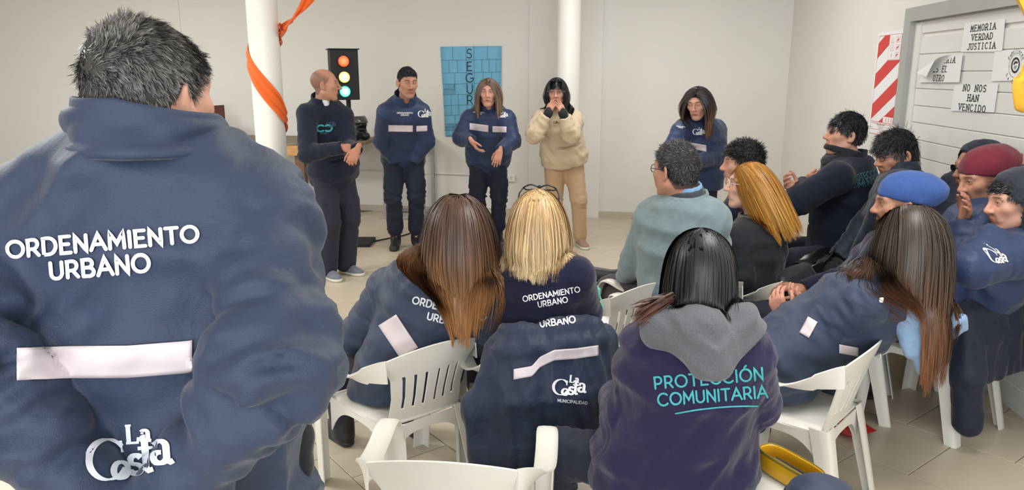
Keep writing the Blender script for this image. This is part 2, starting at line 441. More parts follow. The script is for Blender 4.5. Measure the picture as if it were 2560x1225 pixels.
def pxband(pts, hw, targets, m, parent, name='reflective_stripe', off=.004, jump=None):   # a strip along pixel points; hw = half width vector
    o = Vector((0, 0, CAM_H)); G = []; runs = []
    for x, y in pts:
        row = []
        for s_ in np.linspace(-1, 1, 9):
            d = Vector(nrm(ray(x+hw[0]*s_, y+hw[1]*s_))); best = None
            for b in targets:
                h = b.ray_cast(o, d, 9)
                if h[0] is not None and (best is None or h[3] < best[3]): best = h
            row.append(None if best is None else A(best[0]-d*off))
        if all(r is not None for r in row):
            if jump and G and abs(np.linalg.norm(A(row)[4]-V3(0, 0, CAM_H))-np.linalg.norm(A(G[-1])[4]-V3(0, 0, CAM_H))) > jump:
                if len(G) > 12: break
                G = []
            G.append(row)
    return MB().sheet(A(G), .0014).obj(name, m, parent, sharp=None) if len(G) > 1 else None
def bvh(V, F): return BVHTree.FromPolygons([Vector(v) for v in V], F.tolist() if isinstance(F, np.ndarray) else F)

# ------------------------------------------------------------------ people
def ik(s, t, pole, l1, l2):
    d = t-s; L = np.linalg.norm(d); u = d/L
    if L > (l1+l2)*.995: k = L/((l1+l2)*.99); l1 *= k; l2 *= k
    a = (l1*l1-l2*l2+L*L)/(2*L); h = math.sqrt(max(l1*l1-a*a, 0))
    p = pole-(pole@u)*u; return s+u*a+nrm(p)*h
def skeleton(pose, base, yaw, s=1., lean=0, side=0, over=None, feet=None):
    over = over or {}; R = frame(yaw); rt, fw, up = R.T
    B = V3(base[0], base[1], base[2] if len(base) > 2 else 0)
    loc = lambda x, y, z: B+(rt*x+fw*y+up*z)*s
    J = {}
    st = pose == 'stand'
    J['pelvis'] = over.get('pelvis', loc(0, 0, .95) if st else B+up*(.45+.09*s))
    T = frame(yaw, lean, side)
    J['neck'] = over.get('neck', J['pelvis']+T[:, 2]*(.51 if st else .52)*s)
    w_ = nrm(J['neck']-J['pelvis']); lat = nrm(rt-(rt@w_)*w_)
    if 'sh_r' in over and 'sh_l' in over: lat = nrm(over['sh_r']-over['sh_l'])
    f2 = nrm(np.cross(w_, lat))
    J['w'] = w_; J['lat'] = lat; J['fwd'] = f2; J['rt'] = rt; J['fw'] = fw
    sw = over.get('sw', .185)
    J['sh_r'] = over.get('sh_r', J['neck']-w_*.045*s+lat*sw*s); J['sh_l'] = over.get('sh_l', J['neck']-w_*.045*s-lat*sw*s)
    J['head'] = over.get('head', J['neck']+(w_*.6+up*.4)*.155*s+fw*.035*s)
    J['hip_r'] = J['pelvis']+(rt*.09-up*.02)*s; J['hip_l'] = J['pelvis']+(-rt*.09-up*.02)*s
    for q, sg in (('r', 1), ('l', -1)):
        if st:
            an = over.get('ank_'+q, loc(.1*sg, -.02, .085)); J['knee_'+q] = ik(J['hip_'+q], an, fw+rt*sg*.15, .44*s, .42*s)
        else:
            an = over.get('ank_'+q, V3(*(J['pelvis']+(rt*.13*sg+fw*.42)*s)[:2], .085*s)); J['knee_'+q] = over.get('knee_'+q, ik(J['hip_'+q], an, up+fw*.6+rt*sg*.2, .45*s, .43*s))
        J['ank_'+q] = an
        wr = over.get('wr_'+q, loc(.27*sg, .05, .84) if st else J['pelvis']+(rt*.07*sg+fw*.3+up*.12)*s)
        J['wr_'+q] = wr
        pole = over.get('pole_'+q, rt*sg*.6-fw*.6-up*.5 if st else rt*sg*.7-fw*.3-up*.6)
        J['el_'+q] = over.get('el_'+q, ik(J['sh_'+q], wr, pole, .29*s, .25*s))
    return J
def torso_secs(J, s, p, wid=1., belly=0, hem=.05, upto='neck', flare=0):
    P, N, w_ = J['pelvis'], J['neck'], J['w']; rt = nrm(J['rt']-(J['rt']@w_)*w_); lt = J['lat']; f = J['fwd']
    m = lambda t: nrm(rt*(1-t)+lt*t)
    c = lambda t, dy=0: P+(N-P)*t+f*dy*s
    g = lambda a, b: ((a*wid+p)*s, (b*wid+p)*s)
    S = []
    if hem > 0: S.append((P-w_*hem*s, m(0), *g(.172+flare, .122+flare+belly*.5)))
    S += [(c(0), m(0), *g(.170+flare*.6, .122+belly)), (c(.27, .005+belly*.3), m(.3), *g(.155, .115+belly)), (c(.6, .0), m(.7), *g(.165, .122+belly*.4)),
          (c(.80, -.01), m(1), *g(.155, .108)), (c(.93, -.012), m(1), *g(.11, .082)), (c(1.0, -.005), m(1), *g(.068, .062))]
    return S
def add_arms(S, J, s, ru, re, rw, k=.035, upto=1.0, hold=.0):
    for q in 'rl':
        sh, el, wr = J['sh_'+q], J['el_'+q], J['wr_'+q]; e = lerp(el, wr, upto)
        S.cone(J['neck']-J['w']*.055*s, sh, (ru+.0)*s, ru*s, k=.05)
        T = Sdf(); T.cone(sh, el, ru*s, re*s, k=k); T.cone(el, e, re*s, rw*s, k=.02); fa = nrm(wr-el); T.cone(e+fa*.075, e+fa*.16, .073, k=.006, mode='s'); lo, hi = T.bounds(); S.fn(T.ev, lo, hi, k=k)
def folds(V, N, J, s, amp, seed=0., torso=1., arms=1.):
    segs = [('pelvis', 'neck', .2, 'pelvis'), ('sh_r', 'el_r', .085, 'el_r'), ('el_r', 'wr_r', .075, 'el_r'), ('sh_l', 'el_l', .085, 'el_l'), ('el_l', 'wr_l', .075, 'el_l')]
    best = np.full(len(V), 9.); D = np.zeros(len(V))
    for i, (a, b, r, hot) in enumerate(segs):
        a_, b_ = J[a], J[b]; ba = b_-a_; L = np.linalg.norm(ba); u = ba/L
        al = (V-a_)@u; t = np.clip(al/L, 0, 1); d = np.linalg.norm(V-a_-t[:, None]*ba, axis=1)/r
        e1 = nrm(np.cross(u, J['fw']+.01)); e2 = np.cross(u, e1); q = V-a_
        if i == 0:
            C = np.stack([q@e1*9+al*5, q@e2*9, al*7+(q@e1)*3], 1)/s+seed; am = amp*torso*(.6+.6*np.exp(-((al/L-.1)/.35)**2))
        else:
            C = np.stack([q@e1*9, q@e2*9, al*24], 1)/s+seed+i*7; am = amp*arms*(.45+1.1*np.exp(-(np.linalg.norm(V-J[hot], axis=1)/.11)**2))
        n = fbm(C, 2); val = (1-np.abs(n)*3.2)*am
        msk = d < best; D = np.where(msk, val, D); best = np.minimum(best, d)
    return V+N*(D-amp*.35)[:, None]

def face_color(Q, tone, H):
    n = len(Q); c = np.tile(A(tone, float), (n, 1)); x, y, z = Q.T
    def mix(mask, col, k=1.):
        nonlocal c; m = (np.clip(mask, 0, 1)*k)[:, None]; c = c*(1-m)+A(col)*m
    front = sstep(.02, .06, y)
    mix(np.exp(-(((np.abs(x)-.042)/.02)**2+((z+.022)/.02)**2))*front, A(tone)*V3(1.0, .78, .74), .5)
    mix(np.exp(-((x/.016)**2+((z+.02)/.016)**2))*front, A(tone)*V3(1.0, .8, .76), .45)
    mix(np.exp(-((np.abs(x)-.082)/.012)**2)*sstep(.03, .0, np.abs(z))*(y < .03), A(tone)*V3(1.0, .75, .7), .4)
    if H.get('beard'):
        b = sstep(-.03, -.055, z-.0*y)*sstep(-.005, .02, y)*(1-np.exp(-((x/.022)**2+((z+.062)/.007)**2)))
        b = np.maximum(b, sstep(.056, .066, np.abs(x))*sstep(.0, .01, y)*sstep(.045, .03, y)*sstep(.02, .0, z))
        mix(b, H.get('hair', (.03, .025, .02)), H['beard'])
    if H.get('tache'): mix(np.exp(-((x/.026)**4+((z+.047)/.006)**2))*front, H.get('hair', (.03, .025, .02)), H['tache'])
    lip = H.get('lip', tuple(A(tone)*V3(.85, .5, .5)))
    mix(np.exp(-((x/.024)**4+((z+.0615)/.0085)**4))*front, lip, .85)
    mix(np.exp(-((x/.022)**4+((z+.0615)/.0018)**2))*front, A(lip)*.25, .8)
    bz = .0355-.11*np.abs(np.abs(x)-.032)
    mix(np.exp(-(((np.abs(x)-.033)/.019)**6+((z-bz)/H.get('brow', .0042))**2))*front, H.get('browc', H.get('hair', (.03, .025, .02))), .85)
    op = H.get('open', 1)
    mix(np.exp(-(((np.abs(x)-.031)/.0165)**4+((z-.0115-.0052*op+1.2*np.maximum(np.abs(np.abs(x)-.031)-.006, 0)**1.5)/.0022)**2))*front, (.02, .015, .015), .9*H.get('lash', .8))
    mix(np.exp(-(((np.abs(x)-.031)/.0165)**4+((z-.0115+.0052*op)/.0022)**2))*front, A(tone)*.55, .6)
    if H.get('scalp') is not None:
        sc = H['scalp']; zl = hairline(y, H.get('hl', .072))
        m = sstep(-.004, .006, z-zl)*sstep(.0795, .0772, np.abs(x))*(1-H.get('bald', 0)*sstep(.045, .10, z+.5*y)); mix(m, sc, H.get('scalpk', 1))
    return c
def hairline(y, front=.072, back=-.075, mid=-.02):
    return np.interp(y, [-.12, -.05, -.02, .012, .03, .05, .085, .12], [back, back, mid, mid*.3+.012 if mid < -.05 else .012, .03, front-.012, front, front])
def head_sdf(H):
    S = Sdf(); jw = H.get('jaw', 1.); fem = H.get('fem', 0)
    S.ell((0, -.014, .036), (.0765, .098, .085), k=.02)
    S.ell((0, .026, -.03), (.061*jw, .064, .082), k=.03)
    S.cone((0, .055, -.098), (0, .066, -.1), .022*jw, .018, k=.02)
    for sg in (-1, 1):
        S.cone((.056*sg*jw, -.004, -.058), (.02*sg, .062, -.098), .018, .016, k=.03)
        S.ell((.044*sg, .058, -.012), (.022, .022, .02), k=.03)
        S.cone((.012*sg, .083, .03), (.045*sg, .068, .032), .011 if fem else .0135, .012, k=.02)
        S.ell((.031*sg, .094, .009), (.017, .014, .0125), k=.022, mode='s')
        S.ell((.031*sg, .0725, .0115), (.0168, .0152, .0135), k=.008)
        op = H.get('open', 1)
        S.ell((.031*sg, .0895, .011), (.0132, .013, .0058*op), k=.0015, mode='s')
        R = frame(-34*sg, 0, 0)
        S.ell((.0835*sg, -.014, -.003), (.0068, .020, .034), R=R, k=.007)
        S.ell((.0885*sg, -.008, .003), (.0055, .0105, .018), R=R, k=.005, mode='s'); S.ell((.078*sg, -.002, -.027), (.008, .010, .010), k=.006)
        S.ell(((.0092 if fem else .011)*sg, .099, -.027), (.007 if fem else .0085, .0095, .0068 if fem else .0075), k=.006)
        S.cone((.028*sg, .084, -.03), (.032*sg, .078, -.062), .004, .003, k=.03)
    nl = H.get('nose', 1.)
    S.cone((0, .086, .022), (0, .094+.018*nl, -.022), .0066 if fem else .0075, .0088 if fem else .0105, k=.014)
    S.ell((0, .098+.012*nl, -.0255), (.0115, .0105, .0095), k=.008)
    S.cone((-.016, .0865, -.0565), (.016, .0865, -.0565), .0062, k=.008); S.cone((0, .091, -.056), (0, .0915, -.056), .006, k=.012)
    S.cone((-.013, .0865, -.067), (.013, .0865, -.067), .0068, k=.008)
    if H.get('mouth'): S.ell((0, .1, -.0625), (.014, .016, .0055), k=.003, mode='s')
    return S
def hand_mesh(wr, fd, palm, right, s=1., curl=.5, spread=1., thumb=.5, fist=None, h=.0045):
    f = nrm(fd); n = nrm(palm-(palm@f)*f); l = np.cross(f, n)*(1 if right else -1); R = np.stack([f, l, n], 1)   # local: fingers, thumb side, palm side
    S = Sdf(); ys = (.029, .0095, -.0105, -.029); Ls = (.071, .079, .073, .057); ks = (.086, .09, .086, .078)
    S.cone((-.035, 0, 0), (.01, 0, 0), .022, .023, k=.02)
    for i in range(4):
        S.cone((.012, ys[i]*.55, 0), (ks[i], ys[i], -.002), .0145, .0115, k=.016)
        c = curl[i] if hasattr(curl, '__len__') else curl
        p = V3(ks[i], ys[i], -.002); a = 0; sp = (ys[i]/.03)*.10*spread
        for L, r0, r1, da in ((.44, .0094, .0086, .9), (.31, .0086, .0078, 1.15), (.25, .0078, .0066, .7)):
            a += c*da; d = V3(math.cos(a)*math.cos(sp), math.sin(sp)*math.cos(a), math.sin(a)); q = p+d*Ls[i]*L
            S.cone(p, q, r0, r1, k=.004); p = q
    b = V3(.022, .026, .004); t1 = nrm(V3(.75, .62, .15+.5*thumb)); t2 = nrm(V3(.9, .35-.3*thumb, .1+.5*thumb)); t3 = nrm(V3(.95, .12-.4*thumb, .1+.45*thumb))
    S.cone((.012, .012, .002), b, .014, .014, k=.014); q = b+t1*.04; S.cone(b, q, .0135, .0105, k=.01); q2 = q+t2*.032; S.cone(q, q2, .0102, .009, k=.005); S.cone(q2, q2+t3*.026, .009, .0072, k=.004)
    V, F = S.mesh(h, 1)
    L_ = V.copy(); tipc = np.zeros(len(V)); return wr+(V*s)@R.T, F
def strands(name, roots, dirs, L, m, parent, col, nseg=10, grav=.35, coll=None, off=.004, r=.0012, clump=.5, ncl=60, curl=0., cfreq=60., tip=None, var=.25, stiff=.0, rough=.1, seed=1, side=2, push=None, pinch=None):
    rng = np.random.default_rng(seed); n = len(roots); P = roots.copy(); d = dirs/np.linalg.norm(dirs, axis=1, keepdims=True)
    L = np.broadcast_to(L, (n,))*(1+rng.uniform(-.12, .1, n)); ds = (L/nseg)[:, None]; pts = [P.copy()]
    for k in range(nseg):
        d = d+V3(0, 0, -1)*grav*(1 if k > 0 else .3); 
        if push is not None: d = d+push(P, k/nseg)
        if pinch is not None:
            pc, rm, zt_, kk = pinch; hv_ = P-pc; hv_[:, 2] = 0; rl = np.linalg.norm(hv_, axis=1)+1e-6
            d = d-hv_/rl[:, None]*np.clip((rl-rm)*kk, 0, 1.2)[:, None]*(P[:, 2] < zt_)[:, None]
        d = d+rng.normal(0, rough*.3, (n, 3)); d /= np.linalg.norm(d, axis=1, keepdims=True)
        Q = P+d*ds
        if coll is not None:
            for _ in range(2):
                e = .004; dd = coll.ev(Q); msk = dd < off
                if not msk.any(): break
                Qm = Q[msk]; g = np.stack([coll.ev(Qm+V3(*v))-dd[msk] for v in ((e, 0, 0), (0, e, 0), (0, 0, e))], 1); g /= np.linalg.norm(g, axis=1, keepdims=True)+1e-9
                Q[msk] = Qm+g*(off-dd[msk])[:, None]
            d2_ = Q-P; d2_ /= np.linalg.norm(d2_, axis=1, keepdims=True)+1e-9; Q = P+d2_*ds; d = d*.35+d2_*.65
        P = Q; pts.append(P.copy())
    T = np.stack(pts, 1)                                     # n, nseg+1, 3
    if clump:
        ld = rng.choice(n, min(ncl, n), replace=False); own = np.argmin(((T[:, None, 0]-T[None, ld, 0])**2).sum(-1)+.3*((T[:, None, nseg//2]-T[None, ld, nseg//2])**2).sum(-1), 1)
        wgt = (np.linspace(0, 1, nseg+1)**1.2*clump)[None, :, None]; T = T*(1-wgt)+T[ld[own]]*wgt
        T += (rng.normal(0, .003, (n, 1, 3)))*wgt
    if curl:
        ph = rng.uniform(0, 6.28, (n, 1)); tt = np.linspace(0, 1, nseg+1)[None]*L[:, None]*cfreq
        T[..., 0] += curl*np.sin(tt+ph)*np.linspace(0, 1, nseg+1); T[..., 1] += curl*np.cos(tt+ph)*np.linspace(0, 1, nseg+1)
    ns = nseg+1; tan = np.gradient(T, axis=1); tan /= np.linalg.norm(tan, axis=2, keepdims=True)+1e-9
    cen = T.mean((0,)); ref = T-roots.mean(0); u = np.cross(tan, ref); u /= np.linalg.norm(u, axis=2, keepdims=True)+1e-9; v = np.cross(tan, u)
    rr = r*(rng.uniform(.7, 1.3, n)[:, None])*np.interp(np.linspace(0, 1, ns), [0, .7, 1], [1, .9, .15])[None]
    a = np.arange(side)*2*np.pi/side; V = T[:, :, None]+rr[:, :, None, None]*(1.6*np.cos(a)[None, None, :, None]*u[:, :, None]+.6*np.sin(a)[None, None, :, None]*v[:, :, None])
    I = np.arange(n*ns*side).reshape(n, ns, side); J_ = np.roll(I, -1, 2)
    F = np.stack([I[:, :-1], J_[:, :-1], J_[:, 1:], I[:, 1:]], -1).reshape(-1, 4) if side > 2 else np.stack([I[:, :-1, 0], I[:, :-1, 1], I[:, 1:, 1], I[:, 1:, 0]], -1).reshape(-1, 4)
    cc = np.tile(A(col, float), (n, ns, 1))
    if tip is not None: tt = np.clip((np.linspace(0, 1, ns)-.35)/.6, 0, 1)[None, :, None]; cc = cc*(1-tt)+A(tip)*tt
    cc = cc*(1+rng.uniform(-var, var, (n, 1, 1))); C = np.repeat(cc.reshape(-1, 3), side, 0)
    return mesh_obj(name, V.reshape(-1, 3), F, m, parent, col=np.clip(C, 0, 1))
M_HAIR = mat('hair', (.05, .04, .03), rough=.42, spec=.5, attr=True)
M_HAIRB = mat('hair base', (.05, .04, .03), rough=.95, spec=.05, attr=True)
M_SKIN = mat('skin', (.5, .3, .22), rough=.5, spec=.35, attr=True, bump=.08, bscale=350)
def eye_obj(parent, hc, RH, hs, gaze=(0, 0), iris=(.06, .03, .015)):
    n, m = 18, 12; g = nrm(V3(gaze[0], 1, gaze[1]))
    for sg in (-1, 1):
        mb = MB(); V = []
        for i in range(m+1):
            t = math.pi*i/m
            for j in range(n): V.append((math.sin(t)*math.cos(j*2*math.pi/n), math.cos(t), math.sin(t)*math.sin(j*2*math.pi/n)))
        V = A(V); a = V@g
        c = np.where((a > .93)[:, None], A(iris), V3(.62, .58, .55)); c = np.where((a > .985)[:, None], V3(.005, .005, .005), c)
        P = V*.0129+V3(.031*sg, .0712, .0112)
        F = [(i*n+j, i*n+(j+1) % n, (i+1)*n+(j+1) % n, (i+1)*n+j) for i in range(m) for j in range(n)]
        mb.add(hc+(P*hs)@RH.T, F, c); mb.obj('eye', mat('eye', (.6, .6, .6), rough=.12, attr=True), parent, colors=True, sharp=None)
def fabric(name, col, rough=.62, sheen=.25, noise=.10, nscale=25, bump=.25, bscale=260, spec=.35, wr=.25, wscale=9):
    return mat(name, col, rough=rough, spec=spec, sheen=sheen, noise=noise, nscale=nscale, bump=bump, bscale=bscale, wr=wr, wscale=wscale)
class Person: pass
def person(label, J, s, H, top, legs, shoe, hands=(None, None), group=None, hs=1., eyes=True, res=.0054):
    p = Person(); p.J = J; p.s = s; p.hs = hs; p.H = H
    base = V3(J['pelvis'][0], J['pelvis'][1], 0)
    RH = frame(H['yaw'], H.get('pitch', 0), H.get('roll', 0)); hc = J['head']; p.RH = RH; p.hc = hc
    hS = head_sdf(H); nb = RH.T@(J['neck']-hc)/hs
    hS.cone((0, -.022, -.055), nb+RH.T@(J['w']*.0), .052*H.get('neckw', 1), .06*H.get('neckw', 1), k=.03)
    V, F = hS.mesh(res, 1, lo=V3(-.12, -.2, -.26), hi=V3(.12, .16, .16))
    C = face_color(V, H['tone'], H); W = hc+(V*hs)@RH.T
    Vs, Fs, Cs, n = [W], [F], [C], len(W)
    for q, hd in zip('rl', hands):
        if not hd: continue
        hd = dict(hd); fa = nrm(J['wr_'+q]-J['el_'+q]); fd = hd.pop('fd', fa); pn = hd.pop('palm'); sc = hd.pop('s', 1.)*s
        v, f = hand_mesh(J['wr_'+q]+fa*.012, fd, pn, q == 'r', sc, **hd)
        c = np.tile(A(H['tone'], float)*V3(.95, .86, .84), (len(v), 1)); Vs.append(v); Fs.append(f+n); Cs.append(c); n += len(v)
    B = Sdf(); B.loft(torso_secs(J, s, -.022, top.get('wid', 1), top.get('belly', 0)*.6, 0), k=.02)
    add_arms(B, J, s, .034, .028, .019)
    for q in 'rl': B.cone(J['hip_'+q], J['knee_'+q], .07*s, .048*s); B.cone(J['knee_'+q], J['ank_'+q], .045*s, .035*s); B.cone(J['ank_'+q], J['ank_'+q]+J['fw']*.1*s-V3(0, 0, .045)*s, .033*s, .025*s)
    v, f = B.mesh(.03, 1); Vs.append(v); Fs.append(f+n); Cs.append(np.tile(A(H['tone'], float), (len(v), 1)))
    p.root = root = mesh_obj('person', np.concatenate(Vs), np.concatenate(Fs), M_SKIN, None, col=np.concatenate(Cs), base=base)
    tag(root, label, 'person', group)
    if eyes: eye_obj(root, hc, RH, hs, H.get('gaze', (0, 0)))
    # ---- upper garment
    t = top; S = Sdf(); pf = t.get('puff', .02)
    S.loft(torso_secs(J, s, pf, t.get('wid', 1), t.get('belly', 0), t.get('hem', .08)+.05, flare=t.get('flare', 0)), k=.05)
    S.plane(J['pelvis']-J['w']*t.get('hem', .08)*s, -J['w'], k=.012)
    if t.get('seat'): S.plane((0, 0, t['seat']), (0, 0, -1), k=.03)
    add_arms(S, J, s, t.get('ru', .062)+pf*.6, t.get('re', .052)+pf*.6, t.get('rw', .036)+pf*.5, upto=t.get('upto', .98), k=.03)
    for fn in t.get('extra', []): fn(S, J, s)
    p.S = S
    S2 = Sdf(); S2.ops = list(S.ops)
    V, F = S2.mesh(t.get('res', .0138), 2); N = vnormals(V, F)
    V = folds(V, N, J, s, t.get('fold', .009)*s, t.get('seed', 1.), t.get('ft', 1.), t.get('fa', 1.))
    V = laplace(V, F, 1); p.top = mesh_obj(t.get('name', 'jacket'), V, F, t['mat'], root); p.bv = bvh(V, F)
    p.coll = None
    if t.get('collar'):
        ch, ra, rb, tilt = t['collar']; ax = nrm(J['w']*(1-tilt)+nrm(hc-J['neck'])*tilt); lt = J['lat']; n0 = J['neck']-J['w']*.03*s; n1 = J['neck']+ax*ch*s
        K = Sdf(); K.loft([(n0, lt, ra*1.12*s, rb*1.12*s), (n1, lt, ra*s, rb*s)], k=.01)
        K.loft([(n0-ax*.02, lt, ra*1.12*s-.013, rb*1.12*s-.013), (n1+ax*.03, lt, ra*s-.012, rb*s-.012)], k=.006, mode='s')
        if t.get('open'): 
            o0 = n1+J['fwd']*rb*s; K.cone(o0+ax*.03, n0+J['fwd']*rb*1.1*s+ax*.02, t['open']*s, .006, k=.008, mode='s')
        v, f = K.mesh(.008, 2); nn = vnormals(v, f); v = v+nn*(fbm(v*22+3, 2)*.010)[:, None]
        p.collar = mesh_obj('collar', v, f, t.get('cmat', t['mat']), p.top); p.coll = bvh(v, f); p.K = K
    if t.get('stripe'):
        s0, hw, segs = t['stripe']; T = Sdf(); T.loft(torso_secs(J, s, pf, t.get('wid', 1), t.get('belly', 0), t.get('hem', .08), flare=t.get('flare', 0)), k=.05)
        cc = J['pelvis']+(J['neck']-J['pelvis'])*s0; w_ = J['w']
        # a band wrapped round the trunk, laid on the garment by ray casting
        for a0, a1 in segs:
            G = []
            for a in np.linspace(a0, a1, max(4, int(abs(a1-a0)/4))):
                ar = math.radians(a); d = J['fwd']*math.cos(ar)+J['lat']*math.sin(ar); row = []
                for z in np.linspace(-hw, hw, 7):
                    o = cc+w_*z; h = p.bv.ray_cast(Vector(o), Vector(d), .6)
                    row.append(A(h[0])+d*.0035 if h[0] is not None else o+d*.2)
                G.append(row)
            G = A(G)
            rad = np.linalg.norm(G-cc, axis=2); med = np.median(rad)
            if t.get('sclip'): 
                ok = rad.mean(1) < t['sclip']*s; G = G[ok]
            if len(G) > 2: MB().sheet(G, .0012).obj('reflective_stripe', M_STRIPE, p.top, sharp=None)
    # ---- trousers
    if legs:
        L = Sdf(); lw = legs.get('w', 1.); P = J['pelvis']; w_ = J['w']; rt = J['rt']
        L.loft([(P-V3(0, 0, .05)*s, rt, .165*lw*s, .125*lw*s), (P+w_*.09*s, rt, .155*lw*s, .115*lw*s)], k=.06)
        for q in 'rl':
            L.cone(J['hip_'+q]-V3(0, 0, .02)*s, J['knee_'+q], .092*lw*s, .068*lw*s, k=.05); e = lerp(J['knee_'+q], J['ank_'+q], legs.get('upto', .95))
            L.cone(J['knee_'+q], e, .066*lw*s, legs.get('cuff', .056)*s, k=.03)
            if legs.get('cargo'):
                sg = 1 if q == 'r' else -1; c = lerp(J['hip_'+q], J['knee_'+q], .72)+rt*sg*.066*lw*s
                ax = nrm(J['knee_'+q]-J['hip_'+q]); fr = nrm(np.cross(rt, ax)); L.box(c, (.02*s, .055*s, .085*s), R=np.stack([rt, fr, ax], 1), r=.012, k=.015)
        V, F = L.mesh(legs.get('res', .018), 2); N = vnormals(V, F)
        J2 = dict(J); J2.update(sh_r=J['hip_r'], el_r=J['knee_r'], wr_r=J['ank_r'], sh_l=J['hip_l'], el_l=J['knee_l'], wr_l=J['ank_l'])
        V = folds(V, N, J2, s, legs.get('fold', .008), 3., .3, 1.); mesh_obj('trousers', V, F, legs['mat'], root)
    if shoe:
        for q in 'rl':
            sg = 1 if q == 'r' else -1; make_shoe(root, J['ank_'+q], frame(H.get('foot_'+q, math.degrees(math.atan2(J['fw'][0], J['fw'][1]))+8*sg), shoe.get('pitch_'+q, 0)), s, shoe)
    return p
def make_shoe(root, an, R, s, k):
    S = Sdf(); zb = -an[2] if k.get('flat', True) else -.085*s; zb /= s
    S.cone((0, -.035, zb+.034), (0, .1, zb+.03), .034, .041, k=.02); S.ell((.0, .14, zb+.026), (.043, .055, .034), k=.03)
    S.cone((0, -.012, zb+.085), (0, .07, zb+.052), .04, .032, k=.03); 
    if k.get('boot'): S.cone((0, -.012, zb+.05), (0, -.012, zb+.25), .046, .056, k=.03)
    else: S.cone((0, -.012, zb+.06), (0, -.014, zb+.115), .042, .041, k=.02)
    S.plane((0, 0, zb+.003), (0, 0, -1))
    V, F = S.mesh(k.get('res', .0095), 1); o = mesh_obj('boot' if k.get('boot') else 'shoe', an+(V*s)@R.T, F, k['mat'], root)
    T = Sdf(); T.cone((0, -.038, zb+.02), (0, .1, zb+.02), .037, .045, k=.02); T.ell((0, .145, zb+.02), (.047, .058, .05), k=.03)
    T.plane((0, 0, zb+.028), (0, .0, 1)); T.plane((0, 0, zb+.0), (0, 0, -1))
    V, F = T.mesh(k.get('res', .0095), 1); mesh_obj('sole', an+(V*s)@R.T, F, k.get('sole', k['mat']), o)
    if k.get('lace'):
        mb = MB()
        for i in range(5):
            y = .045+.02*i; z = zb+.085-.012*i
            mb.tube([(-.026, y, z-.008), (-.01, y+.004, z+.009-.001*i), (.012, y+.008, z+.009-.001*i), (.027, y+.004, z-.008)], .0022, 5)
        V = np.concatenate(mb.V); mesh_obj('laces', an+(V*s)@R.T, mb.F, k['lace'], o)
# ---- hair pieces, all in the head's own frame
def H2W(p, P): return p.hc+(np.asarray(P, float)*p.hs)@p.RH.T
def scalp_pts(p, n, cond, seed=1, off=0.0, ell=(.0765, .098, .085)):
    rng = np.random.default_rng(seed); out = []
    while sum(map(len, out)) < n:
        d = rng.normal(size=(n*2, 3)); d /= np.linalg.norm(d, axis=1, keepdims=True); P = d*(A(ell)+off)+V3(0, -.014, .036); out.append(P[cond(P)])
    P = np.concatenate(out)[:n]; N = (P-V3(0, -.014, .036))/A(ell)**2; N /= np.linalg.norm(N, axis=1, keepdims=True); return P, N
def coll_world(p, extra=(), hair=.0):
    S = Sdf(); S.ell(p.hc+p.RH@V3(0, -.014, .036)*p.hs, (A((.0765, .098, .085))+hair)*p.hs, R=p.RH, k=.01)
    S.ell(p.hc+p.RH@V3(0, .026, -.03)*p.hs, (.061*p.hs+hair*.5, .064*p.hs, .082*p.hs), R=p.RH, k=.02)
    S.cone(p.hc+p.RH@V3(0, -.02, -.05)*p.hs, p.J['neck'], .056, .075, k=.03); S.ops += [o for o in p.S.ops if o[4] != 'i']
    if p.H.get('fem'): S.ell(p.hc+p.RH@V3(0, .078, -.03)*p.hs, (.067*p.hs, .055*p.hs, .098*p.hs), R=p.RH, k=.01)
    if hasattr(p, 'K'): S.ops += [o for o in p.K.ops if o[4] == 'u']
    S.ops += list(extra); return S
def hair_shell(p, thick, col, front=.072, back=-.075, top=None, seed=2, amp=.006, freq=45, name='hair', res=.006, cond=None, sidelift=0., mid=-.02, nape=0.):
    S = Sdf(); tp = top if top is not None else thick
    S.ell((0, -.014, .036), (.0765+thick, .098+thick, .085+tp), k=.01)
    if back < -.04: S.ell((0, -.045, -.03), (.06+thick+nape, .055+thick*.8+nape*.6, .06), k=.03)
    S.fn(lambda P: (hairline(P[:, 1], front, back, mid)+sidelift*np.abs(P[:, 0])-P[:, 2])*.7, None, None, .008, 'i')
    if cond: S.fn(cond, None, None, .008, 'i')
    V, F = S.mesh(res, 1); N = vnormals(V, F); V = V+N*(fbm(V*freq+seed, 2)*amp)[:, None]; p.shell = (V, N)
    c = np.tile(A(col, float), (len(V), 1))*(.85+.4*vnoise(V*160+seed))[:, None]
    return mesh_obj(name, H2W(p, V), F, M_HAIRB, p.root, col=c)
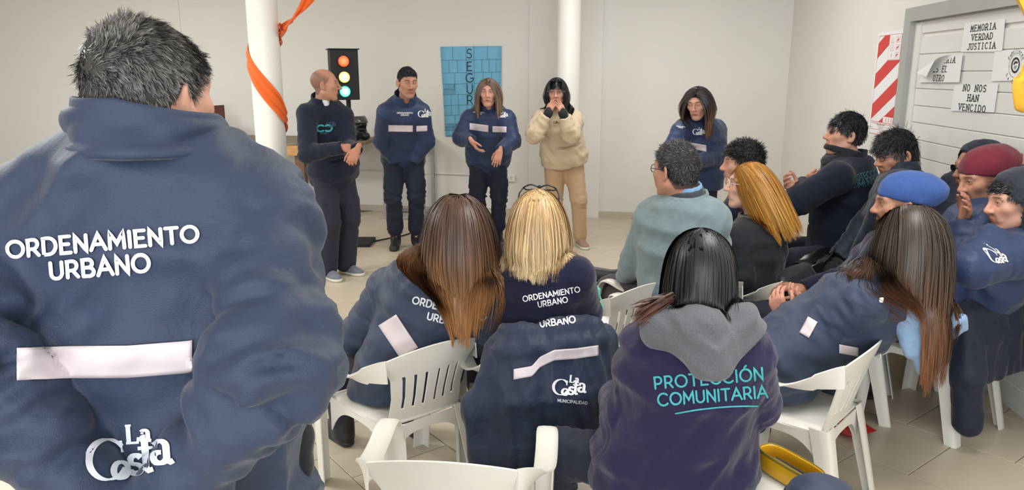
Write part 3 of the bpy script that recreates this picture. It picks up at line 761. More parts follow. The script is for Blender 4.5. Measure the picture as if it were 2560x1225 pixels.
def hair_short(p, col, n=1500, L=.03, thick=.006, front=.072, back=-.075, comb=(0, .5, .1), lift=.35, seed=3, top=None, curl=0, r=.00075, fringe=0, tip=None, var=.3, amp=.005, sidelen=.5, clump=.5, ncl=None):
    o = hair_shell(p, thick, col, front, back, top, seed, amp)
    Vs, Ns = p.shell; rg = np.random.default_rng(seed); ii = rg.integers(0, len(Vs), int(n*2.3)); ii = ii[(Ns[ii]*(Vs[ii]-V3(0, -.014, 0))).sum(1) > .02]; P = Vs[ii]-Ns[ii]*.003+rg.normal(0, .0015, (len(ii), 3)); N = Ns[ii]; n = len(ii)
    dr = N*lift+A(comb)[None]*(1-.4*np.abs(N[:, 2:3]*0))+np.random.default_rng(seed).normal(0, .25, P.shape)
    dr = dr-(dr*N).sum(1, keepdims=True)*N*.6
    low = sstep(.06, .0, P[:, 2])[:, None]; dr = dr*(1-low)+(V3(0, -.25, -1)[None]+N*lift*.6)*low
    Ls = L*(1-(1-sidelen)*low[:, 0])
    return strands('hair_strands', H2W(p, P), dr@p.RH.T, Ls*p.hs, M_HAIR, o, col, nseg=5, grav=.12, off=.002, r=r, clump=clump, ncl=ncl or n//6, curl=curl, seed=seed, var=var, rough=.5, tip=tip)
def hair_long(p, col, n=1600, L=.4, part=0., back=None, front_z=.07, tip=None, r=.0013, seed=5, thick=.008, grav=.3, clump=.55, ncl=70, extra=(), spread=.5, nseg=14, bangs=None, behind=False, push=None, curl=0., var=.28, off=.004, pinch=None, sidefwd=0., cover=0.):
    S = Sdf(); S.ell((0, -.014, .036), (.0765+thick, .098+thick, .085+thick), k=.01); S.ell((0, -.04, -.03), (.07+thick, .06+thick, .08), k=.03)
    S.fn(lambda P: (np.interp(P[:, 1], [-.12, .0, .03, .06, .085, .1], [-.1, -.085, -.03, .03, front_z, front_z+.01])-P[:, 2])*.6, None, None, .01, 'i')
    V, F = S.mesh(.0062, 1); N = vnormals(V, F); V += N*(fbm(V*V3(60, 60, 12)+seed, 2)*.004)[:, None]
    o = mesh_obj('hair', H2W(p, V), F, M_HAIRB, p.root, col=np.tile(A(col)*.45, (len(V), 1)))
    fz = lambda P: np.interp(P[:, 1], [-.12, .0, .03, .06, .085, .1], [-.04, -.02, .0, .035, front_z, front_z+.01])
    P, N = scalp_pts(p, int(n*.7), lambda P: P[:, 2] > fz(P), seed, thick*1.0); P2_, N2_ = scalp_pts(p, n-len(P), lambda P: P[:, 2] > np.maximum(fz(P), .075), seed+77, thick*1.08); P = np.concatenate([P, P2_]); N = np.concatenate([N, N2_])
    sx = np.sign(P[:, 0]-part); sx[sx == 0] = 1
    up_ = sstep(.06, .11, P[:, 2])[:, None]
    d = np.stack([sx*1., np.where(P[:, 1] > .02, -.25+sidefwd, -.5), -np.ones(n)*.5], 1)*up_+np.stack([sx*.25, -.25*np.ones(n), -1.2*np.ones(n)], 1)*(1-up_)
    bk = sstep(-.02, -.07, P[:, 1])[:, None]; d = d*(1-bk)+np.stack([P[:, 0]*5, -np.ones(n)*.6, -np.ones(n)*.7], 1)*bk
    d = d-(d*N).sum(1, keepdims=True)*N*.9
    C = coll_world(p, extra, thick*.55)
    Ls = (L(P) if callable(L) else np.full(n, L))
    st = strands('hair_strands', H2W(p, P), d@p.RH.T, Ls, M_HAIR, o, col, nseg=nseg, grav=grav, coll=C, off=off, r=r, clump=clump, ncl=ncl, tip=tip, seed=seed, var=var, push=push, curl=curl, cfreq=40, pinch=None if pinch is None else (p.hc+p.RH@V3(*pinch[3])*p.hs, pinch[0], p.hc[2]+pinch[2], pinch[1]))
    if bangs:
        bz, bn = bangs; rng = np.random.default_rng(seed+9); x = rng.uniform(-.055, .055, bn); R0 = np.stack([x, .05+.02*rng.uniform(size=bn), np.full(bn, .1)], 1)
        dd = np.stack([x*2, np.full(bn, 1.2), np.full(bn, -.05)], 1)
        strands('hair_fringe', H2W(p, R0), dd@p.RH.T, bz*p.hs, M_HAIR, o, col, nseg=8, grav=.55, coll=C, off=.004, r=r, clump=.2, ncl=40, seed=seed+3, var=var)
    return o
def beanie(p, col, key, zf=.035, zb=-.02, thick=.012, slouch=0., name='beanie', tall=.0):
    S = Sdf(); S.ell((0, -.016, .036), (.0765+thick, .1+thick, .085+thick+tall), k=.02)
    if slouch: S.ell((0, -.075-slouch*.5, .06), (.07+thick*.6, .06+slouch*.5, .06), k=.06)
    S.fn(lambda P: (zf+(zb-zf)*(.08-P[:, 1])/.18-P[:, 2])*.85, None, None, .012, 'i')
    V, F = S.mesh(.005, 2); N = vnormals(V, F); V = V+N*(fbm(V*18+4, 2)*.008)[:, None]
    ang = np.arctan2(V[:, 0], V[:, 1]+.016); V = V+N*(.0011*np.sin(ang*70))[:, None]*sstep(.10, .06, V[:, 2])[:, None]
    return mesh_obj(name, H2W(p, V), F, mat('knit '+key, col, rough=.9, sheen=.2, noise=.12, nscale=120, bump=.5, bscale=500), p.root)
def clear_lens():
    if 'clear lens' in MATS: return MATS['clear lens']
    m = bpy.data.materials.new('clear lens'); nt, b = nodes_of(m); t = nt.nodes.new('ShaderNodeBsdfTransparent'); g = nt.nodes.new('ShaderNodeBsdfGlossy'); g.inputs['Roughness'].default_value = .05; x = nt.nodes.new('ShaderNodeMixShader'); x.inputs[0].default_value = .10
    nt.links.new(t.outputs[0], x.inputs[1]); nt.links.new(g.outputs[0], x.inputs[2]); nt.links.new(x.outputs[0], nt.nodes['Material Output'].inputs[0]); MATS['clear lens'] = m; return m
def glasses(p, m, rx=.021, rz=.017, r=.0013, y=.103, name='glasses', up=0., lens=None, rot=0):
    mb = MB()
    for sg in (-1, 1):
        a = np.linspace(0, 2*np.pi, 20, endpoint=False); mb.tube(np.stack([.031*sg+rx*np.cos(a), np.full(20, y)-.006*np.abs(np.cos(a)), .010+rz*np.sin(a)], 1), r, 6, closed=True)
        mb.tube([(.031*sg+rx*sg, y-.005, .016), (.0765*sg, .07, .015), (.082*sg, .0, .012), (.08*sg, -.015, -.006)], r, 6)
    mb.tube([(-.011, y, .014), (0, y+.003, .017), (.011, y, .014)], r, 6)
    V = np.concatenate(mb.V); o = mesh_obj(name, H2W(p, V), mb.F, m, p.root)
    lb = MB()
    for sg in (-1, 1):
        a = np.linspace(0, 2*np.pi, 20, endpoint=False); lb.add(np.stack([.031*sg+rx*.97*np.cos(a), np.full(20, y-.003), .010+rz*.97*np.sin(a)], 1), [tuple(range(20))])
    mesh_obj('lens', H2W(p, np.concatenate(lb.V)), lb.F, lens or clear_lens(), o, smooth=False)
    return o
# ------------------------------------------------------------------ materials of the place
M_WALL = mat('wall paint', lin(229, 227, 221), rough=.75, noise=.015, nscale=1.5, bump=.12, bscale=60)
M_CEIL = mat('ceiling paint', lin(235, 233, 228), rough=.8)
M_TILE = mat('floor tile', lin(196, 183, 162), rough=.32, spec=.5, noise=.05, nscale=3, bump=.02, bscale=120)
M_GROUT = mat('grout', lin(128, 118, 104), rough=.9, noise=.2, nscale=8)
M_BASE = mat('baseboard tile', lin(196, 184, 168), rough=.4, noise=.06, nscale=6)
M_WHITE = mat('white gloss paint', lin(238, 237, 230), rough=.35)
M_PLAST = mat('white plastic', lin(226, 223, 214), rough=.33, spec=.5, noise=.025, nscale=9, bump=.03, bscale=300)
M_PLASTB = mat('black plastic', lin(24, 25, 30), rough=.3)
M_STRIPE = mat('reflective band', lin(219, 206, 210), rough=.45, spec=.5)
M_PRINT = mat('white print', lin(232, 234, 238), rough=.6)
M_TEAL = mat('teal print', lin(66, 172, 178), rough=.7, noise=.25, nscale=350)
M_TEALD = mat('dark teal print', lin(50, 110, 118), rough=.7)
M_INK = mat('black ink', lin(44, 44, 46), rough=.7)
M_PAPER = mat('paper', lin(238, 238, 238), rough=.8)
M_RED = mat('sign red', lin(214, 48, 44), rough=.45)
M_DOOR = mat('door white', lin(228, 227, 222), rough=.5, noise=.02, nscale=5)
M_FRAME = mat('grey frame paint', lin(172, 172, 168), rough=.5, noise=.05, nscale=7)
M_STEEL = mat('galvanised steel', lin(160, 162, 160), rough=.45, metal=.6, noise=.1, nscale=30)
M_BLK = mat('matt black', lin(22, 24, 28), rough=.6, noise=.2, nscale=30)
M_ORANGE = mat('orange cloth', lin(240, 106, 32), rough=.75, sheen=.3, noise=.06, nscale=20, bump=.2, bscale=150)
M_YELLOW = mat('yellow cloth', lin(236, 176, 46), rough=.75, sheen=.3, noise=.06, nscale=20, bump=.2, bscale=150)
def wood(name, c0, c1, scale=(1, 12, 12)):
    m = bpy.data.materials.new(name); nt, b = nodes_of(m); L = nt.links.new
    tc = nt.nodes.new('ShaderNodeTexCoord'); mp = nt.nodes.new('ShaderNodeMapping'); mp.inputs['Scale'].default_value = scale
    n = nt.nodes.new('ShaderNodeTexNoise'); n.inputs['Scale'].default_value = 2.2; n.inputs['Detail'].default_value = 8; n.inputs['Distortion'].default_value = 1.2
    r = nt.nodes.new('ShaderNodeValToRGB'); r.color_ramp.elements[0].position = .35; r.color_ramp.elements[1].position = .65
    r.color_ramp.elements[0].color = (*c0, 1); r.color_ramp.elements[1].color = (*c1, 1); b.inputs['Roughness'].default_value = .6
    L(tc.outputs['Object'], mp.inputs[0]); L(mp.outputs[0], n.inputs['Vector']); L(n.outputs['Fac'], r.inputs[0]); L(r.outputs[0], b.inputs['Base Color']); return m
M_PINE = wood('pine', lin(176, 126, 72), lin(212, 166, 108)); M_GREYW = wood('weathered plank', lin(112, 94, 80), lin(152, 134, 116)); M_DARKW = wood('reddish wood', lin(78, 38, 30), lin(124, 62, 44), (8, 8, 1))
M_BROWNW = wood('brown stud', lin(104, 76, 58), lin(136, 102, 78), (12, 12, 1)); M_HARD = wood('hardboard', lin(160, 116, 66), lin(176, 132, 80), (4, 4, 4))

# ------------------------------------------------------------------ the room
ZC = 3.1
WL = fl(895, 525.5); WC = fl(1942, 556); bd = nrm(WC-WL); WR0 = WL-bd*6.2
D0 = at(2288, 180, 5.3); D0[2] = 0; rd = nrm(D0-WC); bn = V3(bd[1], -bd[0], 0); rn = V3(rd[1], -rd[0], 0)    # bn, rn point into the room
if bn[1] > 0: bn = -bn
if rn[0] > 0: rn = -rn
WRE = WC+rd*12.4; WLE = WR0+V3(-.1, -1, 0)*12.6
def onwall(px, py, p0, n, off=0):
    d = ray(px, py); o = V3(0, 0, CAM_H); t = ((p0+n*off-o)@n)/(d@n); return o+d*t
bw = lambda px, py, off=0: onwall(px, py, WC, bn, off)
rw = lambda px, py, off=0: onwall(px, py, WC, rn, off)
def slab(name, a, b, z0, z1, n, t, m):
    a = A(a, float); b = A(b, float); mb = MB(); d = nrm(b-a)
    mb.box((a+b)/2-n*t/2+V3(0, 0, (z0+z1)/2), (np.linalg.norm(b-a)/2, t/2, (z1-z0)/2), R=np.stack([d, n, V3(0, 0, 1)], 1))
    return tag(mb.obj(name, m), kind='structure')
slab('wall_back', WR0-bd*.2, WC+bd*.25, 0, ZC, bn, .2, M_WALL)
slab('wall_right', WC-rd*.0, WRE, 0, ZC, rn, .2, M_WALL)
slab('wall_left', WR0, WLE, 0, ZC, V3(1, -.1, 0), .2, M_WALL)
slab('wall_front', WLE-V3(.3, 0, 0), WRE+V3(.3, 0, 0), 0, .9, V3(0, 1, 0), .2, M_WALL)
slab('wall_front', WLE-V3(.3, 0, 0), WRE+V3(.3, 0, 0), 2.4, ZC, V3(0, 1, 0), .2, M_WALL)
tag(MB().box((-.5, 3.2, ZC+.1), (8.5, 8.5, .1)).obj('ceiling', M_CEIL), kind='structure')
fo = tag(MB().box((-.5, 3.2, -.055), (8.5, 8.5, .05)).obj('floor', M_GROUT, base=V3(0, 0, 0)), kind='structure')
for a, b in ((1322, 1500),):          # shallow pilaster behind the second column
    p0, p1 = bw(a, 400), bw(b, 400); p0[2] = p1[2] = 0; slab('trim_1', p0+bn*.03, p1+bn*.03, 0, ZC, bn, .05, M_WALL)
for k, (a, b) in enumerate(((440, 455),)):
    p0, p1 = bw(a, 100), bw(b, 100); p0[2] = p1[2] = 0; slab('trim_2', p0+bn*.012, p1+bn*.012, 0, ZC, bn, .03, M_WALL)
slab('baseboard_back', WR0+bn*.014, WC+bn*.014, 0, .075, bn, .014, M_BASE)
slab('baseboard_right', WC+rn*.014, WC+rd*2.2+rn*.014, 0, .075, rn, .014, M_BASE)
# floor tiles, laid in half bond at a slant to the walls
TW = .467*CAM_H/1.65; th = -.917; ta = V3(math.cos(th), math.sin(th), 0); tn = V3(-ta[1], ta[0], 0)
v0 = -.185*CAM_H/1.65; u0 = .118*CAM_H/1.65
def tile_mesh():
    g = .0022; h = TW/2-g; b = .0016
    V = [(x*(h-c), y*(h-c), z) for z, c in ((-.006, 0), (0-b, 0), (0, b)) for x, y in ((-1, -1), (1, -1), (1, 1), (-1, 1))]
    F = [(8, 9, 10, 11)]+[(i+o, (i+1) % 4+o, (i+1) % 4+4+o, i+4+o) for o in (0, 4) for i in range(4)]
    me = bpy.data.meshes.new('tile'); me.from_pydata(V, [], F); me.materials.append(M_TILE); return me
TM = tile_mesh(); cand = []
def inside(p): return (p-WC)@bn > -.1 and (p-WC)@rn > -.25 and p[0] > -6 and p[1] > -2.5
for j in range(-26, 30):
    for i in range(-26, 30):
        c = tn*(v0+(j+.5)*TW)+ta*(u0+(i+(.5 if j % 2 else 0))*TW)
        if inside(c): cand.append((c, np.hypot(c[0]-.3, c[1]-2)))
def tile_err():
    return None
vis = []
for c, d in cand:
    q = c-V3(0, 0, CAM_H)
    if q@_fw > .6:
        x, y = toimg(c)
        if -150 < x < 2710 and y < 1500: vis.append((q@_fw, c)); continue
    vis.append((99, c))
vis.sort(key=lambda t: t[0])
rest = MB()
for k, (d, c) in enumerate(vis):
    if k < 300 and d < 90:
        o = bpy.data.objects.new('tile', TM); COL.objects.link(o); o.parent = fo; o.location = c; o.rotation_euler = (0, 0, th)
    else:
        R = np.stack([ta, tn, V3(0, 0, 1)], 1)
        V = A([v.co[:] for v in TM.vertices])@R.T+c; rest.add(V, [tuple(p.vertices) for p in TM.polygons])
tag(rest.obj('tiles', M_TILE, fo, smooth=False, sharp=None), kind='stuff')

# ------------------------------------------------------------------ right wall: door, papers, sign
rU = -rd                                   # viewer's left to right is toward the camera
def wallbox(mb, a, b, z0, z1, d0, d1, p0=None, dirv=None, n=None):
    dirv = rd if dirv is None else dirv; n = rn if n is None else n; p0 = WC if p0 is None else p0
    c = p0+dirv*(a+b)/2+n*(d0+d1)/2+V3(0, 0, (z0+z1)/2)
    return mb.box(c, (abs(b-a)/2, abs(d1-d0)/2, (z1-z0)/2), R=np.stack([dirv, n, V3(0, 0, 1)], 1))
def uz(P): return (P-WC)@rd, P[2]
ul, zt = uz(rw(2287, 22)); ZD = zt; DW = 2.3
dr = empty('door_1', WC+rd*ul); tag(dr, kind='structure')
mb = MB(); wallbox(mb, ul, ul+.10, 0, ZD, -.02, .06); wallbox(mb, ul+DW-.1, ul+DW, 0, ZD, -.02, .06); wallbox(mb, ul+.10, ul+DW-.1, ZD-.09, ZD, -.02, .06); mb.obj('frame', M_FRAME, dr)
mb = MB(); wallbox(mb, ul+.10, ul+.19, .02, ZD-.10, -.02, .022); wallbox(mb, ul+DW-.19, ul+DW-.10, .02, ZD-.10, -.02, .022); wallbox(mb, ul+.19, ul+DW-.19, ZD-.17, ZD-.10, -.02, .0135); mb.obj('stile', M_DOOR, dr)
nsl = 17; zs = np.linspace(.03, ZD-.195, nsl+1); sm = None
for k in range(nsl):
    if sm is None:
        mb = MB(); wallbox(mb, ul+.192, ul+DW-.192, zs[k]+.001, zs[k+1]-.002, -.015, .012); sm = mb.obj('slat', M_DOOR, dr); bevel(sm, .004, 2)
    else:
        o = sm.copy(); COL.objects.link(o); o.location = (0, 0, zs[k]-zs[0])
uh, zh = uz(rw(2284, 384)); mb = MB(); mb.tube([WC+rd*(uh+.0)+rn*.02+V3(0, 0, zh), WC+rd*(uh+.0)+rn*.07+V3(0, 0, zh), WC+rd*(uh+.11)+rn*.075+V3(0, 0, zh)], .011, 8); tag(mb.obj('handle', M_BLK, dr), 'black lever handle')
za = uz(rw(2292, 418))[1]; mb = MB(); wallbox(mb, ul+.12, ul+1.15, .05, za-.03, .022, .034); tag(mb.obj('hardboard', M_HARD), 'brown hardboard sheet covering the lower part of the white door', 'board')
def flat_text(name, lines, c, right, up, size, m, parent, wgt=.085, off=.0012, **k):
    V, F = flat_mesh(text_mb(lines, size, wgt, **k), c, right, up, off); return mesh_obj(name, V, F, m, parent, smooth=False)
def paper(corn, label, lines, ts, off=.019, curl=None, lead=1.55, sx=1.5):   # corners TL, TR, BR, BL in pixels
    P = [rw(*q, off) for q in corn]; G = [[lerp(lerp(P[0], P[1], u), lerp(P[3], P[2], u), v) for v in np.linspace(0, 1, 17)] for u in np.linspace(0, 1, 17)]; G = A(G)
    if curl:
        for i in range(17):
            for j in range(17):
                k = (1-i/16)+(1-j/16)-1.22                    # the top left corner rolls over
                if k > 0:
                    r = .028; s_ = k*.20; a = min(s_/r, 2.8); dv = nrm(lerp(rd, -V3(0, 0, 1), .42))
                    G[i, j] = G[i, j]+dv*s_-dv*(r*math.sin(a)) *1.0+rn*(r*(1-math.cos(a))) if a < 2.8 else G[i, j]+dv*(s_+ (s_-2.8*r)*.9)+rn*(2*r)
    o = tag(MB().sheet(G, .0008).obj('paper_sheet', M_PAPER, sharp=60), label, 'paper')
    c = sum(P)/4; right = nrm(P[1]-P[0]); right[2] = 0; right = nrm(right); up = nrm(lerp(P[0], P[1], .5)-lerp(P[3], P[2], .5))
    if lines: 
        V, F = flat_mesh(text_mb(lines, ts, .075, serif=True, mono=.86, lead=lead, sx=sx), c+V3(0, 0, 0), right, up, .0014)
        if curl:
            cx = (V-P[0])@right; cz = (P[0]-V)[:, 2]; wd_ = np.linalg.norm(P[1]-P[0]); ht_ = np.linalg.norm(P[3]-P[0])
            keep = (1-cx/wd_)+(1-cz/ht_) < 1.20; F = [f for f in F if all(keep[i] for i in f)]
        mesh_obj('lettering', V, F, M_INK, o, smooth=False)
    return o, c, right, up
paper([(2412, 57), (2513, 47), (2505, 129), (2402, 130)], 'white paper with MEMORIA VERDAD JUSTICIA, topmost on the door', ['MEMORIA', 'VERDAD', 'JUSTICIA'], .033, sx=1.45)
paper([(2314, 140), (2407, 135), (2398, 206), (2297, 206)], 'white paper with OTRO and a curled corner, left on the door', ['LA PATRIA', 'ES EL', 'OTRO'], .036, curl=True, off=.024, sx=1.3)
paper([(2386, 214), (2496, 208), (2485, 281), (2377, 277)], 'white paper with NO NOS HAN VENCIDO, lowest on the door', ['NO NOS', 'HAN', 'VENCIDO'], .036, sx=1.5)
o4, c4, r4, u4 = paper([(2487, 128), (2600, 120), (2592, 200), (2478, 203)], 'white paper with a round emblem beside the yellow cloth', None, 0)
c4 = rw(2539, 163, .0195); mb = MB()
def ring(r, hw, a0=0, a1=360): 
    ribbon(mb, arc(0, 0, r, r, a0, a1, 60), hw, step=.02, caps=False)
ring(.035, .0052); ring(.062, .0009, 20, 330); ribbon(mb, [(-.014, .006), (-.004, .016), (.014, .013)], .005, step=.01); ribbon(mb, [(-.012, -.006), (.015, -.003)], .0012, step=.02); ribbon(mb, [(-.012, -.013), (.013, -.01)], .0012, step=.02); ribbon(mb, [(-.010, -.019), (.010, -.017)], .0009, step=.02)
V, F = flat_mesh((np.concatenate(mb.V), mb.F), c4, r4, u4, .0016); mesh_obj('emblem', V, F, M_INK, o4, smooth=False)
def font_mesh(t, size):
    cu = bpy.data.curves.new('t', 'FONT'); cu.body = t; cu.size = size; cu.align_x = 'CENTER'; o = bpy.data.objects.new('t', cu); COL.objects.link(o)
    dg = bpy.context.evaluated_depsgraph_get(); me = o.evaluated_get(dg).to_mesh(); V = A([v.co[:] for v in me.vertices]) if len(me.vertices) else np.zeros((0, 3)); F = [tuple(p.vertices) for p in me.polygons]
    o.evaluated_get(dg).to_mesh_clear(); bpy.data.objects.remove(o); bpy.data.curves.remove(cu); return V, F
def around(t, rad, a0, a1, size, inv=False):
    mb = MB()
    for k, ch in enumerate(t):
        a = math.radians(lerp(a0, a1, k/max(1, len(t)-1))); V, F = font_mesh(ch, size)
        if not len(V): continue
        rr = a-math.pi/2 if not inv else a+math.pi/2
        X = V[:, 0]*math.cos(rr)-V[:, 1]*math.sin(rr)+rad*math.cos(a); Y = V[:, 0]*math.sin(rr)+V[:, 1]*math.cos(rr)+rad*math.sin(a); mb.add(np.c_[X, Y, X*0], F)
    return np.concatenate(mb.V), mb.F
for t, rad, a0, a1, sz, inv in (('Familiares', .068, 152, 28, .028, False), ('de desaparecidos y detenidos', .052, 190, -10, .0085, False), ('La Costa', .094, 215, 325, .028, True)):
    V, F = flat_mesh(around(t, rad, a0, a1, sz, inv), c4, r4, u4, .0016); mesh_obj('lettering', V, F, M_INK, o4, smooth=False)
# fire extinguisher sign
P = [rw(*q, .003) for q in ((2190, 83), (2254, 79), (2234, 331), (2170, 331))]
sr = nrm(V3(*(P[1]-P[0])[:2], 0)); su = V3(0, 0, 1); sw_ = np.linalg.norm((P[1]-P[0])[:2]); sh_ = P[0][2]-P[3][2]; o0 = V3(*P[3][:2], P[3][2])+0
sg = empty('fire_sign', o0); tag(sg, 'red and white striped extinguisher sign on the wall beside the door', 'sign')
def sp(x, y): return o0+sr*x*sw_+su*y*sh_                    # sign coordinates 0..1
def poly(name, pts, m, off, parent=sg):
    V = A([sp(*p) for p in pts])+rn*off; return mesh_obj(name, V, [tuple(range(len(V)))], m, parent, smooth=False)
G = A([[sp(x, y)-rn*.0015 for y in (0, 1)] for x in (0, 1)]); MB().sheet(G, .002).obj('plate', M_PAPER, sg)
y0, y1, x0, x1 = .125, .965, .07, .95
def clipstripe(ya, yb):                 # a diagonal stripe between heights ya < yb at x0, rising to the right
    k = .265; pts = [(x0, ya), (x1, ya+k), (x1, yb+k), (x0, yb)]; out = []
    def cl(p, q, y, below): t = (y-p[1])/(q[1]-p[1]); return (lerp(p[0], q[0], t), y)
    for lim, below in ((y0, False), (y1, True)):
        res = []
        for i in range(len(pts)):
            p, q = pts[i], pts[(i+1) % len(pts)]; ip = p[1] <= lim if below else p[1] >= lim; iq = q[1] <= lim if below else q[1] >= lim
            if ip: res.append(p)
            if ip != iq: res.append(cl(p, q, lim, below))
        pts = res
        if not pts: return None
    return pts
for ya in (-.12, .145, .445, .745):
    q = clipstripe(ya, ya+.15)
    if q and len(q) > 2: poly('stripe', q, M_RED, .0008)
mb = MB(); W_ = sw_; H_ = sh_
def sl(pts, hw): ribbon(mb, [(x*W_, y*H_) for x, y in pts], hw, step=.05, caps=False)
poly('legend_field', [(.50, .725), (x1, .725), (x1, y1), (.50, y1)], M_PAPER, .0012)
sl([(x0, y0), (x1, y0), (x1, y1), (x0, y1), (x0, y0)], .0012); sl([(.5, y1), (.5, .73), (x1, .73)], .0009)
poly('stamp_field', [(.56, y0), (x1, y0), (x1, y0+.06), (.56, y0+.06)], M_PAPER, .0012); sl([(.56, y0), (.56, y0+.06), (x1, y0+.06)], .0008)
for x in (.68, .78, .88): sl([(x, y0+.012), (x, y0+.048)], .0035)
sl([(x0, .003), (x1, .003), (x1, .11), (x0, .11), (x0, .003)], .0011); sl([(x0, .05), (x1, .05)], .0009)
sl([(.56, .885), (.62, .94), (.68, .885), (.56, .885)], .0009); sl([(.56, .815), (.68, .815), (.68, .865), (.56, .865), (.56, .815)], .0009)
mb.V.append(np.c_[A(arc(.62*W_, .768*H_, .055*W_*1.3, .055*W_*1.3, 0, 360, 20)), np.zeros(20)][:0]); ribbon(mb, arc(.62*W_, .77*H_, .011, .011, 0, 360, 20), .0008, step=.01, caps=False)
for y in (.75, .82, .89): sl([(.76, y), (.90, y), (.90, y+.045), (.76, y+.045), (.76, y)], .0008); sl([(.79, y+.012), (.86, y+.03)], .006)
V = np.concatenate(mb.V); mesh_obj('outline', V[:, :1]*sr+V[:, 1:2]*su+o0+rn*.0018, mb.F, M_RED, sg, smooth=False)
for t, x, y, sz in (('A', .62, .898, .011), ('B', .62, .84, .012), ('C', .62, .77, .011)): flat_text('letter', [t], sp(x, y)+rn*.0006, sr, su, sz, M_RED, sg)
for t, x, y, sz, m in (('MATAFUEGOS LUCIANO', .5, .092, .0115, M_INK), ('SANTA TERESITA   2246 421096', .5, .073, .0062, M_INK), ('PINAMAR    2254 482016', .5, .06, .006, M_INK), ('APTO PARA', .5, .034, .0075, M_RED), ('INSTALACIONES ELECTRICAS', .5, .015, .0075, M_RED)):
    V, F = flat_mesh(font_mesh(t, sz*1.25), sp(x, y), sr, su, .002); mesh_obj('lettering', V, F, m, sg, smooth=False)
# yellow cloth hanging at the edge
pth = A([at(x, y, 3.3) for x, y in ((2500, -160), (2545, -30), (2580, 40), (2592, 110), (2572, 175), (2556, 210), (2572, 250), (2600, 262))])
def cloth_strip(name, pth, wv, m, amp=.015, nfold=5, n=60, nw=16, t=.003):
    pth = A(pth); k = np.linspace(0, len(pth)-1, n); i0 = np.minimum(k.astype(int), len(pth)-2); f = k-i0
    pm = np.vstack([2*pth[0]-pth[1], pth, 2*pth[-1]-pth[-2]]); G = []
    wv = A(wv); wv = np.vstack([wv, wv[-1:]]) if len(wv) == len(pth)-1 else wv
    for a, b in zip(i0, f):
        p0, p1, p2, p3 = pm[a], pm[a+1], pm[a+2], pm[a+3]
        c = .5*((2*p1)+(-p0+p2)*b+(2*p0-5*p1+4*p2-p3)*b*b+(-p0+3*p1-3*p2+p3)*b**3)
        tt = nrm(p2-p1); w_ = lerp(wv[a], wv[a+1], b); nn = nrm(np.cross(tt, w_)); row = []
        for s_ in np.linspace(-1, 1, nw): row.append(c+w_*s_+nn*amp*math.sin(s_*nfold+a*.7+b*.7)*(1-.3*s_*s_))
        G.append(row)
    return MB().sheet(A(G), t).obj(name, m, sharp=None)
tag(cloth_strip('yellow_drape', pth, [V3(.05, .03, .0)]*4+[V3(.045, .03, .02), V3(.05, .03, -.02), V3(.05, 0, .04), V3(.03, 0, .04)], M_YELLOW), 'yellow cloth swag hanging at the right edge in front of the door', 'cloth')

# ------------------------------------------------------------------ columns and the orange cloth
c1 = at(681, 400, 6.35); c1[2] = 0; R1 = .122
col1 = MB().lathe([(R1, 0), (R1, ZC)], c1, 40).obj('column', M_WHITE, sharp=None, base=c1); tag(col1, 'round white column wrapped in an orange cloth', 'column')
c2 = at(1421, 150, 8.2); c2[2] = 0; R2 = .125
col2 = MB().lathe([(R2, 0), (R2, ZC)], c2, 40).obj('column', M_WHITE, sharp=None, base=c2); tag(col2, 'round white column behind the person in beige', 'column')
def pole_z(py): return at(681, py, 6.35)[2]
zL0, zR1, zL2 = pole_z(135), pole_z(292), pole_z(385); zR_1 = pole_z(80)
G = []; phs = np.radians(np.linspace(-360+0, 180, 150))
for k, a in enumerate(phs):                              # angle 0 = viewer's right, -90 = the side facing the camera
    deg = math.degrees(a)+360                            # 0 right edge upper .. 540
    z = np.interp(deg, [0, 180, 360, 540], [zR_1, zL0, zR1, zL2]); hw = np.interp(deg, [0, 90, 180, 220, 270, 330, 360, 450, 540], [.075, .075, .085, .10, .105, .10, .06, .06, .05])
    ang = -a if True else a
    row = []
    for j, s_ in enumerate(np.linspace(-1, 1, 14)):
        r = R1+.012+.008*math.sin(s_*7+deg*.02)+.004*math.sin(s_*13-deg*.03)
        # upper back half 0..180, front 180..360, back again
        t = math.radians(deg); row.append(c1+V3(r*math.cos(t), r*math.sin(t), z+hw*s_))
    G.append(row)
oc = MB().sheet(A(G), .003).obj('orange_cloth', M_ORANGE, sharp=None); tag(oc, 'orange cloth wound round the left white column', 'cloth')
def part_strip(pts, wv, parent, amp, nfold, nm='tail'):
    o = cloth_strip(nm, pts, wv, M_ORANGE, amp, nfold); 
    me = o.data; b = A(o['_b'])-A(parent['_b']); me.transform(Matrix.Translation(Vector(b))); o.location = (0, 0, 0); o.parent = parent; return o
e0 = c1+V3(R1+.01, .0, zR_1); 
part_strip([e0+V3(-.03, .08, -.02), e0+V3(.03, .03, .02), at(722, 62, 6.3), at(755, 25, 6.3), at(782, -20, 6.3), at(800, -70, 6.3)], [V3(.0, .0, .075), V3(.02, .02, .07), V3(.05, .0, .055), V3(.075, 0, .045), V3(.085, 0, .04), V3(.08, 0, .04)], oc, .014, 6)
e2 = c1+V3(-R1-.012, .0, zL2)
part_strip([e2+V3(.03, .06, .05), e2+V3(-.01, -.02, .0), at(638, 408, 6.25), at(640, 440, 6.2), at(665, 470, 6.2)], [V3(.01, .0, .06), V3(.03, .03, .03), V3(.045, -.02, .0), V3(.05, -.02, .0), V3(.05, -.02, .0)], oc, .015, 5)

